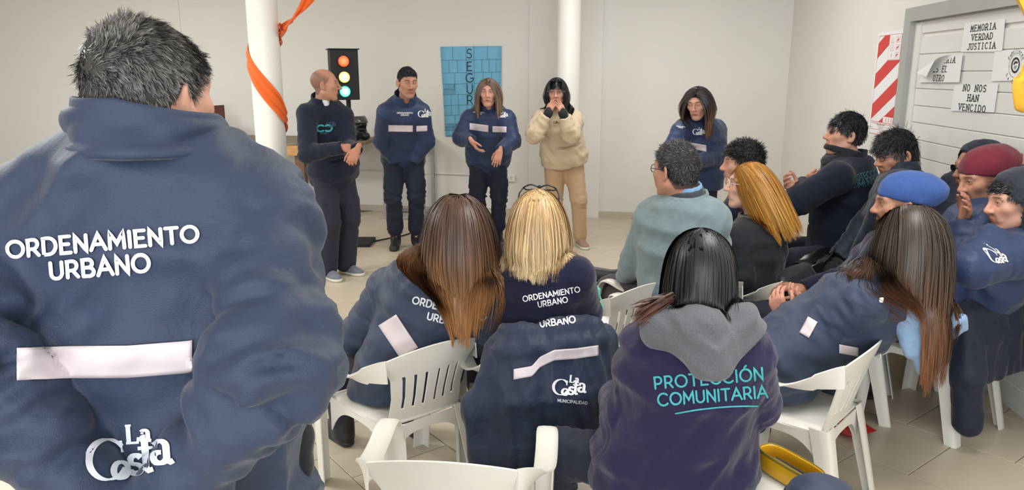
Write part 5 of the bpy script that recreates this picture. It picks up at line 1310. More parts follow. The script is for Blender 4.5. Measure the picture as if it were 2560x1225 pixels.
# --- bald man
B = fl(846, 690); yw = 128
J = skeleton('stand', B, yw, 1.0, over=dict(neck=at(806, 258, 6.02), sh_r=at(768, 285, 5.92), sh_l=at(858, 292, 6.12), head=at(813, 213, 6.0), wr_r=at(856, 369, 5.66), el_r=at(768, 385, 5.72), wr_l=at(892, 374, 5.66), el_l=at(872, 368, 5.98)))
def baldsh(P): return None
P2 = person('bald man in a navy fleece, hands together, in front of the traffic light', J, 1.0, dict(yaw=82, pitch=0, tone=SKINS['a'], hair=(.10, .08, .065), open=.8, scalp=A(SKINS['a'])*V3(.28, .29, .33), scalpk=.75, hl=.105, bald=1, nose=1.35, brow=.005),
            jk(FLEECE, name='sweater', puff=.03, wid=1.10, belly=.03, hem=.12, fold=.009, collar=(.07, .085, .085, .3), open=.045, stripe=None, fa=.8), dict(mat=TWILL, cargo=1, w=1.18, cuff=.092, upto=.97), dict(mat=GREYSH, res=.0065, sole=SOLE, lace=mat('grey lace', lin(60, 66, 76), rough=.8)),
            (dict(palm=V3(.3, .6, -.6), fd=V3(1, .1, -.35), curl=.75), dict(palm=V3(-.2, .6, -.5), fd=V3(-.35, -.5, -.8), curl=.8)))
mb = MB(); 
for sg in (1, -1):
    ribbon(mb, [(x*.03+sg*.028, y*.024) for x, y in arc(0, 0, 1, 1, 50 if sg < 0 else 230, 310 if sg < 0 else 490, 20)], .0068, step=.008)
cz = lerp(J['pelvis'], J['neck'], .70); fr = nrm(J['fwd']-J['lat']*0); decal('emblem', (np.concatenate(mb.V), mb.F), [P2.bv], at(820, 325, 5.75), nrm(V3(.9, .35, 0)), V3(0, 0, 1), M_TEAL, P2.top)
decal('lettering', text_mb(['PROTECCION', 'COMUNITARIA'], .006, .1), [P2.bv], at(818, 338, 5.75), nrm(V3(.9, .35, 0)), V3(0, 0, 1), M_TEALD, P2.top)
decal('logo', logo_mb(.036), [P2.bv], at(863, 315, 5.75), nrm(V3(.8, .6, 0)), V3(0, 0, 1), mat('faint blue print', lin(60, 76, 110), rough=.7), P2.top)
S = Sdf(); nn = J['neck']; S.cone(nn-V3(0, 0, .03), nn+J['fwd']*.02-V3(0, 0, .0), .066, .060); V, F = S.mesh(.007, 1); mesh_obj('undershirt', V, F, mat('white cotton', lin(225, 226, 228), rough=.9), P2.root)
# --- guard with his hands behind his back
B = fl(1016, 618); J = skeleton('stand', B, 170, 1.03, over=dict(head=at(1019, 207, 6.93), neck=at(1012, 254, 7.03), sh_r=at(966, 283, 7.0), sh_l=at(1052, 283, 7.1), wr_r=at(985, 400, 7.25), wr_l=at(1035, 400, 7.25), el_r=at(955, 352, 7.15), el_l=at(1066, 352, 7.22)))
P3 = person('man with dark short hair and navy striped jacket, arms behind his back', J, 1.03, dict(yaw=154, pitch=9, tone=SKINS['a'], hair=(.02, .018, .018), open=.6, tache=.55, beard=.12, gaze=(.1, -.3), scalp=(.03, .027, .026), scalpk=.9, hl=.075, brow=.005),
            jk(NAVY, puff=.045, wid=1.0, hem=.16, fold=.010, collar=(.095, .098, .092, .3), open=.03), dict(mat=TWILL2, cargo=1, fold=.018, w=1.16, cuff=.082, upto=.74), dict(mat=BOOT, boot=1), (None, None), hs=1.06, res=.0035)
hair_short(P3, (.024, .022, .026), n=1500, L=.020, thick=.005, front=.066, comb=(.25, .5, .1), lift=.25, top=.012, sidelen=.35)
chest_px(P3, (1012, 285), (1062, 283), [(971, 321, 1032, 322, 8), (1041, 322, 1068, 321, 7)], 15, 3.6)
mb = MB(); G = [[at(x, y, 6.9) for y in (0, 1)] for x in (0, 1)]
# --- woman speaking
B = fl(1222, 606); J = skeleton('stand', B, 178, .985, over=dict(head=at(1221, 232, 7.22), neck=at(1222, 272, 7.32), sh_r=at(1174, 298, 7.28), sh_l=at(1266, 298, 7.28), wr_r=at(1178, 352, 6.98), el_r=at(1152, 345, 7.25), wr_l=at(1252, 375, 6.98), el_l=at(1282, 352, 7.22)))
P4 = person('woman with long fair hair speaking, navy jacket with pale chest band', J, .985, dict(yaw=184, pitch=2, tone=SKINS['b'], hair=(.05, .035, .025), fem=1, open=1.05, mouth=1, lip=lin(178, 96, 92), jaw=.95, brow=.0048),
            jk(NAVY, puff=.05, wid=1.08, belly=.02, hem=.14, fold=.011, collar=(.085, .098, .092, .4), open=.035), dict(mat=TWILL2, cargo=1, fold=.016, w=1.2, cuff=.08, upto=.76), dict(mat=BOOT, boot=1),
            (dict(palm=V3(.5, -.2, -.6), fd=nrm(V3(.55, -.25, -.75)), curl=.35), dict(palm=V3(.1, .9, -.2), fd=nrm(V3(-.30, -.2, -.9)), curl=.25)), hs=1.05, res=.0035)
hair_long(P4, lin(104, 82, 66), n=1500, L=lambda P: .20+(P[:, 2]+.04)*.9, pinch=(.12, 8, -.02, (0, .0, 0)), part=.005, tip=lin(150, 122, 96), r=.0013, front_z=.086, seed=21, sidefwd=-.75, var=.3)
chest_px(P4, (1197, 283), (1257, 286), [(1174, 316, 1221, 322, 8.5), (1231, 323, 1266, 324, 7.5)], 11.5, 2.6, -3)
# --- person in beige, hands at the face
B = fl(1405, 618); J = skeleton('stand', B, 172, .985, over=dict(head=at(1391, 231, 7.15), neck=at(1398, 272, 7.27), sh_r=at(1352, 297, 7.2), sh_l=at(1432, 300, 7.28), wr_r=at(1368, 288, 6.98), el_r=at(1336, 336, 7.0), wr_l=at(1410, 290, 6.98), el_l=at(1428, 336, 7.02), ank_l=fl(1450, 615)+V3(0, 0, .085), ank_r=fl(1385, 612)+V3(0, 0, .085)))
P5 = person('person in beige sweatshirt and tan trousers holding both hands to the face', J, .985, dict(yaw=186, pitch=4, tone=SKINS['b'], hair=(.012, .011, .014), fem=1, open=.9, jaw=.95),
            jk(BEIGE, name='sweatshirt', puff=.035, wid=1.12, belly=.025, hem=.10, collar=None, fold=.013, flare=.012, rw=.05, re=.062, ru=.066, upto=.86, fa=1.3), dict(mat=BEIGE2, w=1.22, fold=.008, cuff=.072), dict(mat=fabric('brown suede', lin(150, 124, 106), rough=.9), res=.0065, sole=SOLE, lace=M_WHITE),
            (dict(palm=V3(.5, .6, .1), fd=nrm(V3(.40, -.05, .9)), curl=.12, thumb=.2, s=.84), dict(palm=V3(-.5, .6, .1), fd=nrm(V3(-.42, -.05, .9)), curl=.12, thumb=.2, s=.84)), hs=1.05, res=.0035)
for q in 'rl':
    d = nrm(J['wr_'+q]-J['el_'+q]); S = Sdf(); S.cone(J['wr_'+q]-d*.06, J['wr_'+q]+d*.02, .040, .038, k=.02); S.ell(J['wr_'+q]+nrm(V3(.40 if q == 'r' else -.42, -.05, .9))*.035, (.036, .03, .042), k=.03); V, F = S.mesh(.006, 2); mesh_obj('black_wrist_warmer', V, F, BLACKC, P5.root)
hair_long(P5, (.012, .011, .014), n=1800, L=lambda P: np.where(P[:, 1] > -.03, .17, .34)+(P[:, 2]+.04)*.6, part=.0, r=.0013, front_z=.086, seed=31, sidefwd=-.8, bangs=(.082, 520), var=.3, pinch=(.10, 8, -.02, (0, -.03, 0)), push=lambda P, t: V3(.03, .10, 0)*(t > .2))
glasses(P5, mat('clear frame', lin(190, 170, 165), rough=.3), rx=.024, rz=.02, y=.101)
decal('logo', logo_mb(.02), [P5.bv], at(1392, 307, 7.0), V3(1, 0, 0), V3(0, 0, 1), M_INK, P5.top)
# --- standing woman looking down
B = fl(1745, 690); B[2] = 0
J = skeleton('stand', (at(1748, 400, 6.35)[0], 6.35), 200, .94, over=dict(head=at(1745, 258, 6.18), neck=at(1752, 298, 6.3), sh_r=at(1702, 330, 6.2), sh_l=at(1790, 325, 6.42), wr_r=at(1714, 398, 5.98), el_r=at(1680, 378, 6.12), wr_l=at(1728, 410, 5.98), el_l=at(1797, 388, 6.25)))
P6 = person('standing woman looking down with long dark hair and navy jacket at right', J, .94, dict(yaw=212, pitch=16, roll=3, tone=SKINS['b'], hair=(.025, .02, .018), fem=1, open=.18, lip=lin(186, 104, 98), jaw=.97),
            jk(NAVY, puff=.05, wid=1.02, hem=.15, fold=.011, collar=(.075, .095, .09, .4)), dict(mat=TWILL2), dict(mat=BOOT, boot=1), (dict(palm=V3(.4, .6, -.5), fd=nrm(V3(.8, -.1, -.3)), curl=.8), dict(palm=V3(-.3, .6, -.3), fd=nrm(V3(-.8, -.2, .2)), curl=.9)), hs=1.02, res=.0035)
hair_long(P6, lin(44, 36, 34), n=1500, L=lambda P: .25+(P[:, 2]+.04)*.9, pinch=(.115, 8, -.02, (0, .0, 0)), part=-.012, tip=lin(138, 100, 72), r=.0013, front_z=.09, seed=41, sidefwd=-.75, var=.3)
chest_px(P6, (1702, 318), (1747, 328), [(1689, 358, 1703, 360, 8), (1712, 362, 1766, 371, 8)], 13.5, 2.0, -6)
# ------------------------------------------------------------------ the seated ones
# --- woman with long brown hair, back to the camera
c = CHS['brown']; J = skeleton('sit', chl(*c, (0, -.02, 0))[:2], -38, 1.0, over=dict(pelvis=V3(-.42, 2.96, .51), neck=at(1118, 660, 2.90), sh_l=at(970, 722, 3.0), sh_r=at(1206, 728, 2.80), head=at(1150, 570, 2.88), el_l=at(893, 838, 3.05), wr_l=V3(-.66, 3.3, .62), el_r=at(1245, 830, 2.85), wr_r=V3(-.35, 3.15, .62), ank_l=fl(858, 1105)+V3(0, 0, .085), ank_r=fl(1035, 1085)+V3(0, 0, .085)))
P7 = person('seated woman with long brown hair over a navy jacket, seen from behind', J, 1.0, dict(yaw=5, pitch=12, roll=-4, tone=SKINS['b'], hair=(.06, .04, .03), fem=1, foot_l=-40, foot_r=-35),
            jk(NAVYF, puff=.035, wid=1.08, seat=.405, hem=.16, flare=.02, stripe=None, fold=.014, collar=None, res=.0095, fa=1.2, ft=1.1), dict(mat=TWILL, res=.014), dict(mat=BOOT, boot=1), (dict(palm=V3(0, 0, -1)), dict(palm=V3(0, 0, -1))))
K = Sdf(); n0 = J['neck']-V3(0, 0, .02); K.loft([(n0-V3(0, 0, .02), nrm(V3(1, -.1, -.1)), .13, .10), (n0+V3(0, 0.01, .05), nrm(V3(1, -.1, -.1)), .095, .085)], k=.01); K.loft([(n0-V3(0, 0, .06), nrm(V3(1, -.1, -.1)), .11, .085), (n0+V3(0, 0.01, .09), nrm(V3(1, -.1, -.1)), .08, .072)], k=.006, mode='s'); V, F = K.mesh(.007, 2); mesh_obj('collar', V, F, fabric('pale navy lining', lin(92, 104, 142), rough=.7), P7.top); P7.K = K
P7.J['lat'] = nrm(J['lat'])
pxdecal('lettering', text_mb(['ORDENAMIENTO', 'URBANO'], 17, .11, gap=.2, lead=1.8), [P7.bv], 1120, 786, M_PR2, P7.top, rot=-13.5)
pxdecal('lettering', text_mb(['MUNICIPALIDAD'], 7, .1, gap=.2), [P7.bv], 1062, 896, M_PR2, P7.top, rot=-8)
def slash(p, pts, hw, Y, name='reflective_stripe', m=None):
    G = []
    for x, y in pts:
        row = []
        for s_ in np.linspace(-1, 1, 7):
            d = ray(x+hw[0]*s_, y+hw[1]*s_); o = V3(0, 0, CAM_H); h = p.bv.ray_cast(Vector(o), Vector(nrm(d)), 9)
            if h[0] is None: row = None; break
            row.append(A(h[0])-nrm(d)*.004)
        if row: G.append(row)
    if len(G) > 1: MB().sheet(A(G), .0014).obj(name, m or M_STRIPE, p.top, sharp=None)
slash(P7, [(968+t*48, 800+t*72) for t in np.linspace(0, 1.15, 14)], (22, -14), 2.7)
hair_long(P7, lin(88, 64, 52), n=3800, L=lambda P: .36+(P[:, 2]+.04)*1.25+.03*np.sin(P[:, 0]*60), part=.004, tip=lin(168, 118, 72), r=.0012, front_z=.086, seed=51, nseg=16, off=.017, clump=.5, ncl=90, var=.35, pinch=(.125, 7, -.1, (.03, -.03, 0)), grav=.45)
# --- blonde woman
J = skeleton('sit', (.07, 2.88), -12, .97, over=dict(pelvis=V3(.08, 2.88, .51), neck=at(1352, 648, 2.80), sh_l=at(1272, 692, 2.88), sh_r=at(1440, 690, 2.76), head=at(1345, 556, 2.83), el_l=at(1243, 700, 3.02), wr_l=at(1258, 640, 3.14), el_r=at(1462, 780, 2.85), wr_r=V3(.2, 3.15, .62)))
P8 = person('seated blonde woman in dark blue sweater with sunglasses on her head', J, .97, dict(yaw=12, pitch=6, tone=SKINS['d'], hair=(.3, .2, .1), fem=1),
            jk(KNITB, name='sweater', puff=.022, wid=1.02, hem=.1, fold=.008, collar=(.03, .085, .08, .3)), dict(mat=TWILL, res=.014), dict(mat=BOOT), (dict(palm=V3(.6, .3, -.6), fd=nrm(V3(.55, -.1, .35)), curl=(.15, .6, .75, .8), thumb=.6), None))
d = nrm(J['wr_l']-J['el_l']); S = Sdf(); S.cone(J['wr_l']-d*.11, J['wr_l']+d*.022, .05, .043); V, F = S.mesh(.007, 1); V += vnormals(V, F)*(fbm(V*60, 2)*.006)[:, None]; mesh_obj('black_cuff', V, F, BLACKC, P8.top)
hair_long(P8, lin(198, 164, 116), n=3200, L=lambda P: .135+(P[:, 2]+.04)*1.2+.012*np.cos(P[:, 0]*40), part=.002, tip=lin(226, 200, 156), r=.0012, front_z=.086, seed=61, nseg=12, clump=.5, ncl=130, var=.42, grav=.4, pinch=(.115, 8, -.08, (0, .0, 0)))
glasses(P8, M_PLASTB, rx=.031, rz=.021, r=.003, y=.10, name='sunglasses', lens=mat('dark lens', lin(30, 26, 30), rough=.1))
sg_o = bpy.data.objects['sunglasses']; Mx = Matrix(P8.RH.tolist()); rotm = Mx @ Matrix.Rotation(math.radians(62), 3, 'X') @ Mx.transposed(); piv = Vector(P8.hc+P8.RH@V3(0, -.02, .0)-A(P8.root['_b']))
for o in (sg_o, ): 
    for me in [o.data]+[c_.data for c_ in bpy.data.objects if c_.name.startswith('lens') and (c_.parent == P8.root)]:
        me.transform(Matrix.Translation(piv+Vector((0, 0, .022))) @ rotm.to_4x4() @ Matrix.Translation(-piv))
pxdecal('lettering', text_mb(['ORDENAMIENTO', 'URBANO'], 13, .1, gap=.2, lead=1.55), [P8.bv], 1380, 745, M_PRINT, P8.top, rot=10)
# print on the jacket hung below
def hung_print(name, VF, px, py, Y, rot, bvv, par, right, m=M_PRINT):
    return decal(name, VF, [bvv], at(px, py, Y), right, V3(0, 0, 1), m, par, rot=rot, depth=.3)
rr = hR_[:, 0]
pxdecal('lettering', text_mb(['ORDENAMIENTO', 'URBANO'], 15.5, .115, gap=.2, lead=1.6), [hv], 1392, 792, M_PRINT, hb_, rot=8)
pxdecal('logo', logo_mb(37), [hv], 1424, 964, M_PRINT, hb_, rot=-6); pxdecal('lettering', text_mb(['MUNICIPALIDAD'], 7, .1, gap=.2), [hv], 1431, 1004, M_PRINT, hb_, rot=-5)
def hstripe(pts, hw, bvv, par, m=M_STRIPE):
    G = []
    for x, y in pts:
        row = []
        for s_ in np.linspace(-1, 1, 7):
            d = nrm(ray(x, y+hw*s_)); h = bvv.ray_cast(Vector((0, 0, CAM_H)), Vector(d), 9); row.append(None if h[0] is None else A(h[0])-d*.004)
        if all(r is not None for r in row): G.append(row)
    if len(G) > 1: MB().sheet(A(G), .0014).obj('reflective_stripe', m, par, sharp=None)
hstripe([(x, y) for x, y in zip(np.linspace(1284, 1496, 44), np.interp(np.linspace(1284, 1496, 44), [1284, 1330, 1350, 1385, 1440, 1496], [936, 928, 905, 888, 884, 876]))], 13, hv, hb_)
hstripe([(x, y) for x, y in zip(np.linspace(1164, 1178, 6), np.linspace(890, 886, 6))], 14, hv, hb_)
# --- man in the grey green sweater
c = CHS['grey']; J = skeleton('sit', c[:2], -32, 1.06, over=dict(pelvis=V3(.86, 3.72, .54), neck=at(1712, 492, 3.62), sh_l=at(1632, 545, 3.72), sh_r=at(1776, 548, 3.55), head=at(1688, 428, 3.62), el_l=at(1592, 652, 3.85), wr_l=at(1560, 694, 4.0), knee_l=at(1527, 722, 4.1), wr_r=V3(.85, 4.05, .66), ank_l=V3(.50, 4.25, .085), ank_r=at(1552, 690, 4.2), knee_r=V3(1.0, 4.2, .62)))
P9 = person('seated man in a grey green sweater with short dark hair, seen from behind', J, 1.06, dict(yaw=-38, pitch=2, tone=SKINS['a'], hair=(.03, .027, .025), scalp=(.04, .034, .03), scalpk=.85, hl=.07, foot_r=-75, neckw=1.22, jaw=1.08),
            jk(GREYSW, name='sweater', puff=.028, wid=1.12, belly=.02, hem=.1, fold=.009, collar=(.022, .105, .10, .5), cmat=GREYSW, ru=.07, re=.064), dict(mat=fabric('brown grey twill', lin(70, 62, 64), rough=.85), w=1.1), dict(mat=mat('black trainer', lin(40, 42, 46), rough=.5), flat=False, pitch_r=-25, lace=M_BLK), (dict(palm=V3(0, 0, -1), curl=.5), None), hs=1.07)
hair_short(P9, (.034, .031, .030), n=2600, L=.030, thick=.006, front=.07, back=-.05, comb=(.1, .5, .2), lift=.4, top=.014, sidelen=.4, tip=(.06, .056, .055))
K = Sdf(); n0 = J['neck']; ax = nrm(J['w']*.6+(J['head']-n0)*1.2); K.loft([(n0-ax*.01, J['lat'], .096, .092), (n0+ax*.048, J['lat'], .090, .088)], k=.01); K.loft([(n0-ax*.05, J['lat'], .083, .079), (n0+ax*.08, J['lat'], .080, .078)], k=.005, mode='s'); V, F = K.mesh(.006, 1); mesh_obj('inner_collar', V, F, fabric('charcoal cotton', lin(66, 70, 76), rough=.8), P9.top)
K = Sdf(); K.loft([(n0-ax*.01, J['lat'], .086, .083), (n0+ax*.064, J['lat'], .083, .081)], k=.01); K.loft([(n0-ax*.05, J['lat'], .072, .07), (n0+ax*.09, J['lat'], .072, .07)], k=.005, mode='s'); V, F = K.mesh(.006, 1); mesh_obj('shirt_collar', V, F, fabric('sky blue cotton', lin(128, 168, 206), rough=.8), P9.top)
glasses(P9, M_BLK, r=.0016)
# --- woman with the grey hood
J = skeleton('sit', (.50, 2.2), 2, .98, over=dict(pelvis=V3(.52, 2.19, .52), neck=at(1748, 790, 2.16), sh_l=at(1645, 900, 2.16), sh_r=at(1864, 885, 2.14), head=at(1745, 686, 2.17), el_l=at(1572, 1050, 2.2), wr_l=V3(.36, 2.45, .60), el_r=at(1878, 1005, 2.2), wr_r=V3(.62, 2.45, .60), knee_l=V3(.16, 2.36, .44), ank_l=V3(.17, 2.44, .085), knee_r=V3(.76, 2.6, .5), ank_r=fl(1893, 1105)+V3(0, 0, .10)))
def hoodx(S, J, s): pass
P10 = person('seated woman with black hair, grey hood and purple sweater in the foreground', J, .98, dict(yaw=-6, pitch=6, roll=2, tone=SKINS['b'], hair=(.01, .01, .012), fem=1, foot_r=25),
             jk(FLEECE2, name='sweater', seat=.405, puff=.033, wid=1.22, belly=.03, hem=.14, flare=.03, fold=.012, collar=None, res=.0095, ru=.064, re=.064, rw=.05), dict(mat=TWILL, res=.013, w=1.15, fold=.012), dict(mat=BOOT), (dict(palm=V3(0, 0, -1)), dict(palm=V3(0, 0, -1))), hs=1.03)
S = Sdf(); nk = J['neck']; S.loft([(nk+V3(.0, .0, -.045), V3(1, 0, 0), .155, .115), (nk+V3(0, .02, .022), V3(1, 0, 0), .14, .115)], k=.03)
for a, b, ra, rb in ((at(1655, 822, 2.07), at(1770, 904, 1.99), .06, .036), (at(1850, 815, 2.06), at(1785, 904, 1.99), .066, .036), (at(1750, 830, 2.02), at(1778, 902, 1.98), .07, .036)): S.cone(a, b, ra, rb, k=.05)
S.ell(at(1745, 745, 2.2), (.085, .09, .07), k=.02, mode='s')
V, F = S.mesh(.0075, 2); N = vnormals(V, F); q = V-nk; V = V+N*(.010*(1-np.abs(fbm(np.stack([q[:, 0]*8, q[:, 1]*8, q[:, 2]*13-np.abs(q[:, 0])*10], 1)+5, 2))*3.))[:, None]
mesh_obj('hood', laplace(V, F, 1), F, HOODG, P10.top); P10.coll = bvh(V, F); P10.K = Sdf(); P10.K.ops = S.ops[:4]
hair_long(P10, (.010, .010, .013), n=2800, L=lambda P: .055+(P[:, 2]+.04)*1.22, part=.0, r=.0015, front_z=.088, seed=71, nseg=13, clump=.3, ncl=120, var=.3, grav=.4, thick=.014, pinch=(.115, 6, -.1, (0, 0, 0)))
rng = np.random.default_rng(8); n = 160; r0 = at(1682, 745, 2.1)+rng.normal(0, .01, (n, 3)); strands('hair_lock', r0, np.tile(V3(-.8, -.25, -.28), (n, 1))+rng.normal(0, .12, (n, 3)), .125, M_HAIR, P10.root, lin(74, 44, 34), nseg=8, grav=.03, r=.0012, clump=.3, ncl=12, seed=4, tip=lin(96, 58, 44))
pxdecal('lettering', text_mb(['PROTECCIÓN'], 29, .085, gap=.2, sx=1.03), [P10.bv], 1771, 943, M_TEAL, P10.top, rot=5); pxdecal('lettering', text_mb(['COMUNITARIA'], 29, .085, gap=.17, sx=1.0), [P10.bv], 1781, 989, M_TEAL, P10.top, rot=4.5)
mb = MB(); ribbon(mb, [(x, 9*math.cos(x/90)) for x in np.linspace(-104, 104, 24)], 1.8, step=9); pxdecal('underline', (np.concatenate(mb.V), mb.F), [P10.bv], 1793, 1028, M_TEAL, P10.top, rot=5)
# --- woman with orange hair
J = skeleton('sit', CHS['orange'][:2], -58, .97, over=dict(pelvis=V3(1.30, 3.93, .52), neck=at(1893, 545, 3.92), sh_l=at(1842, 600, 3.82), sh_r=at(1935, 585, 4.08), head=at(1870, 465, 3.92), el_l=at(1850, 690, 3.78), wr_l=V3(1.08, 4.08, .66), wr_r=V3(1.15, 4.2, .66)))
P11 = person('seated woman with orange hair and glasses wearing a black coat', J, .97, dict(yaw=-80, pitch=-3, tone=SKINS['d'], hair=(.12, .07, .03), fem=1, mouth=.5, lip=lin(190, 116, 108)),
             jk(BLACKC, name='coat', puff=.035, wid=1.0, hem=.12, flare=.02, fold=.012, collar=(.03, .10, .095, .3), cmat=fabric('grey flannel', lin(104, 102, 98), rough=.9)), dict(mat=TWILL), dict(mat=BOOT), (dict(palm=V3(0, 0, -1)), None), res=.0037)
hair_long(P11, lin(176, 122, 52), n=3200, L=lambda P: .23+(P[:, 2]+.04)*1.1+.02*np.cos(P[:, 1]*40), part=-.01, tip=lin(206, 150, 66), r=.0012, front_z=.09, seed=81, nseg=13, clump=.6, ncl=100, var=.4, grav=.33, sidefwd=-.5, push=lambda P, t: V3(.16, -.02, 0)*(t > .02))
glasses(P11, mat('pale frame', lin(220, 210, 205), rough=.3), rx=.024, rz=.021, y=.106)
# --- curly man
J = skeleton('sit', CHS['curly'][:2], -78, 1.0, over=dict(pelvis=V3(1.42, 4.52, .53), neck=at(1868, 478, 4.5), sh_l=at(1845, 520, 4.32), sh_r=at(1860, 510, 4.68), head=at(1855, 412, 4.46), el_l=at(1822, 560, 4.28), wr_l=at(1800, 555, 4.4), wr_r=V3(1.2, 4.6, .66)))
P12 = person('seated man with curly black hair behind the woman with orange hair', J, 1.0, dict(yaw=-80, pitch=0, tone=SKINS['b'], hair=(.02, .018, .018), beard=.1), jk(KNITB, name='sweater', puff=.03, collar=(.04, .08, .08, .3)), dict(mat=TWILL), dict(mat=BOOT), (dict(palm=V3(0, 0, -1), curl=.3), None), hs=1.03, res=.0037)
hair_short(P12, (.020, .018, .018), n=2000, L=.036, thick=.012, front=.055, back=-.05, comb=(0, .2, .1), lift=.5, top=.022, curl=.007, clump=.6, sidelen=.6, var=.4)
# --- man with the neck gaiter, lettering on his back
J = skeleton('sit', CHS['prot'][:2], -88, 1.08, over=dict(pelvis=at(2108, 620, 4.78), neck=at(2122, 398, 4.78), sh_l=at(2092, 445, 4.56), sh_r=at(2104, 430, 4.98), head=at(2112, 338, 4.78), el_l=at(1992, 505, 4.52), wr_l=at(2012, 462, 4.72), el_r=at(2000, 490, 4.98), wr_r=at(1998, 478, 4.6)))
P13 = person('man with black bowl haircut, neck gaiter and teal lettering on his back', J, 1.08, dict(yaw=-84, pitch=-6, tone=SKINS['b'], hair=(.012, .012, .014), open=.25, hl=.05), jk(FLEECE, name='sweater', puff=.045, wid=1.1, belly=.02, collar=(.05, .095, .10, .4), hem=.06, fold=.009), dict(mat=TWILL), dict(mat=BOOT), (dict(palm=V3(.3, -.6, .5), fd=V3(-.8, .1, .5), curl=.8), dict(palm=V3(.3, -.6, .5), fd=V3(.2, -.8, .5), curl=.7)), hs=1.06, res=.0037)
hair_short(P13, (.011, .011, .014), n=2200, L=.042, thick=.008, front=.028, back=-.03, comb=(0, .35, -.25), lift=.22, top=.02, sidelen=.7, var=.3)
S = Sdf(); nb = P13.RH.T@(J['neck']-P13.hc)/P13.hs; S.loft([(nb+V3(0, .03, -.03), V3(1, 0, 0), .115, .125), (lerp(nb, V3(0, .012, -.10), .5)+V3(0, .022, 0), V3(1, 0, 0), .092, .105), (V3(0, .012, -.10), V3(1, 0, 0), .080, .090), (V3(0, .010, -.062), V3(1, .0, 0), .076, .088)], k=.03); S.plane((0, .03, -.070), (0, -.12, 1))
V, F = S.mesh(.006, 2); N = vnormals(V, F); V = V+N*(.005*(1-2.5*np.abs(fbm(np.stack([V[:, 0]*9, V[:, 1]*9, V[:, 2]*42], 1), 2))))[:, None]; mesh_obj('neck_gaiter', H2W(P13, V), F, BLACKC, P13.root)
for ln, (x, y) in (('PROTECCIÓN', (2160, 436)), ('COMUNITARIA', (2162, 454))): decal('lettering', text_mb([ln], .034, .09), [P13.bv], at(x, y, 4.6), nrm(V3(.92, .38, 0)), V3(0, 0, 1), M_TEALD, P13.top, rot=6)
# --- man with glasses by the door
J = skeleton('sit', CHS['glass'][:2], -95, 1.02, over=dict(pelvis=V3(2.2, 4.22, .53), neck=at(2252, 432, 4.28), sh_l=at(2240, 468, 4.1), sh_r=at(2248, 462, 4.46), head=at(2238, 388, 4.28), el_l=at(2215, 520, 4.05), wr_l=V3(1.95, 4.15, .66)))
P14 = person('man with black hair and glasses sitting beside the white door', J, 1.02, dict(yaw=-98, pitch=14, tone=SKINS['a'], hair=(.012, .012, .014), open=.4, beard=.08), jk(fabric('dark teal shell', lin(32, 42, 58), rough=.6), puff=.045, collar=(.07, .095, .095, .3)), dict(mat=TWILL), dict(mat=BOOT), (None, None), hs=1.03, res=.0037)
hair_short(P14, (.012, .012, .014), n=2200, L=.06, thick=.010, front=.045, back=-.06, comb=(.1, .5, -.1), lift=.3, top=.022, sidelen=.7, var=.3)
glasses(P14, M_BLK, rx=.022, rz=.016)
# --- blue beanie
J = skeleton('sit', CHS['blue'][:2], -68, 1.0, over=dict(ank_l=V3(1.22, 3.72, .085), ank_r=V3(1.25, 3.9, .085), pelvis=V3(1.70, 3.60, .53), neck=at(2272, 588, 3.46), sh_l=at(2215, 628, 3.22), sh_r=at(2320, 610, 3.58), head=at(2252, 512, 3.42), el_l=at(2150, 700, 3.15), wr_l=at(2068, 715, 3.35), wr_r=V3(1.45, 3.6, .66)))
P15 = person('bearded man wearing a bright blue beanie behind the long haired woman', J, 1.0, dict(yaw=-74, pitch=4, tone=SKINS['a'], hair=(.03, .022, .018), beard=.85, tache=.6), jk(KNITB, name='sweater', puff=.03, wid=1.1, collar=(.05, .085, .085, .3)), dict(mat=TWILL), dict(mat=BOOT), (dict(palm=V3(.2, .2, -1), curl=.4, fd=V3(-.9, .1, .1)), None), hs=1.05, res=.0037)
beanie(P15, lin(54, 86, 150), 'blue', zf=.042, zb=-.0, thick=.014, slouch=.05, tall=.016)
# --- woman with very long hair
J = skeleton('sit', CHS['longh'][:2], -40, 1.0, over=dict(pelvis=V3(1.12, 2.97, .52), neck=at(2262, 695, 2.94), sh_l=at(2160, 756, 2.78), sh_r=at(2308, 745, 3.06), head=at(2268, 594, 2.90), el_l=at(1985, 868, 2.88), wr_l=at(1962, 804, 3.02), el_r=at(2230, 800, 3.25), wr_r=at(2050, 764, 3.1), ank_l=V3(.66, 3.42, .085), ank_r=V3(.74, 3.58, .085)))
P16 = person('seated woman with waist long brown hair and navy jacket, hands joined, right', J, 1.0, dict(yaw=-52, pitch=8, roll=-3, tone=SKINS['b'], hair=(.05, .04, .03), fem=1),
             jk(NAVYF, puff=.045, wid=1.1, seat=.405, hem=.16, flare=.03, fold=.014, collar=None, res=.0095, fa=1.3), dict(mat=fabric('blue denim', lin(40, 54, 84), rough=.85)), dict(mat=BOOT), (dict(palm=V3(.3, .3, .8), fd=V3(-.85, .2, .25), curl=.55, thumb=.6), dict(palm=V3(.75, .35, -.4), fd=nrm(V3(-.25, .35, .75)), curl=.5)))
G = [[at(2232+u*130+v*20-(1-v)*10, 742+v*190+u*(20-60*v), 2.56+.02*math.sin(u*5)+.06*u) for v in np.linspace(0, 1, 14)] for u in np.linspace(0, 1, 10)]
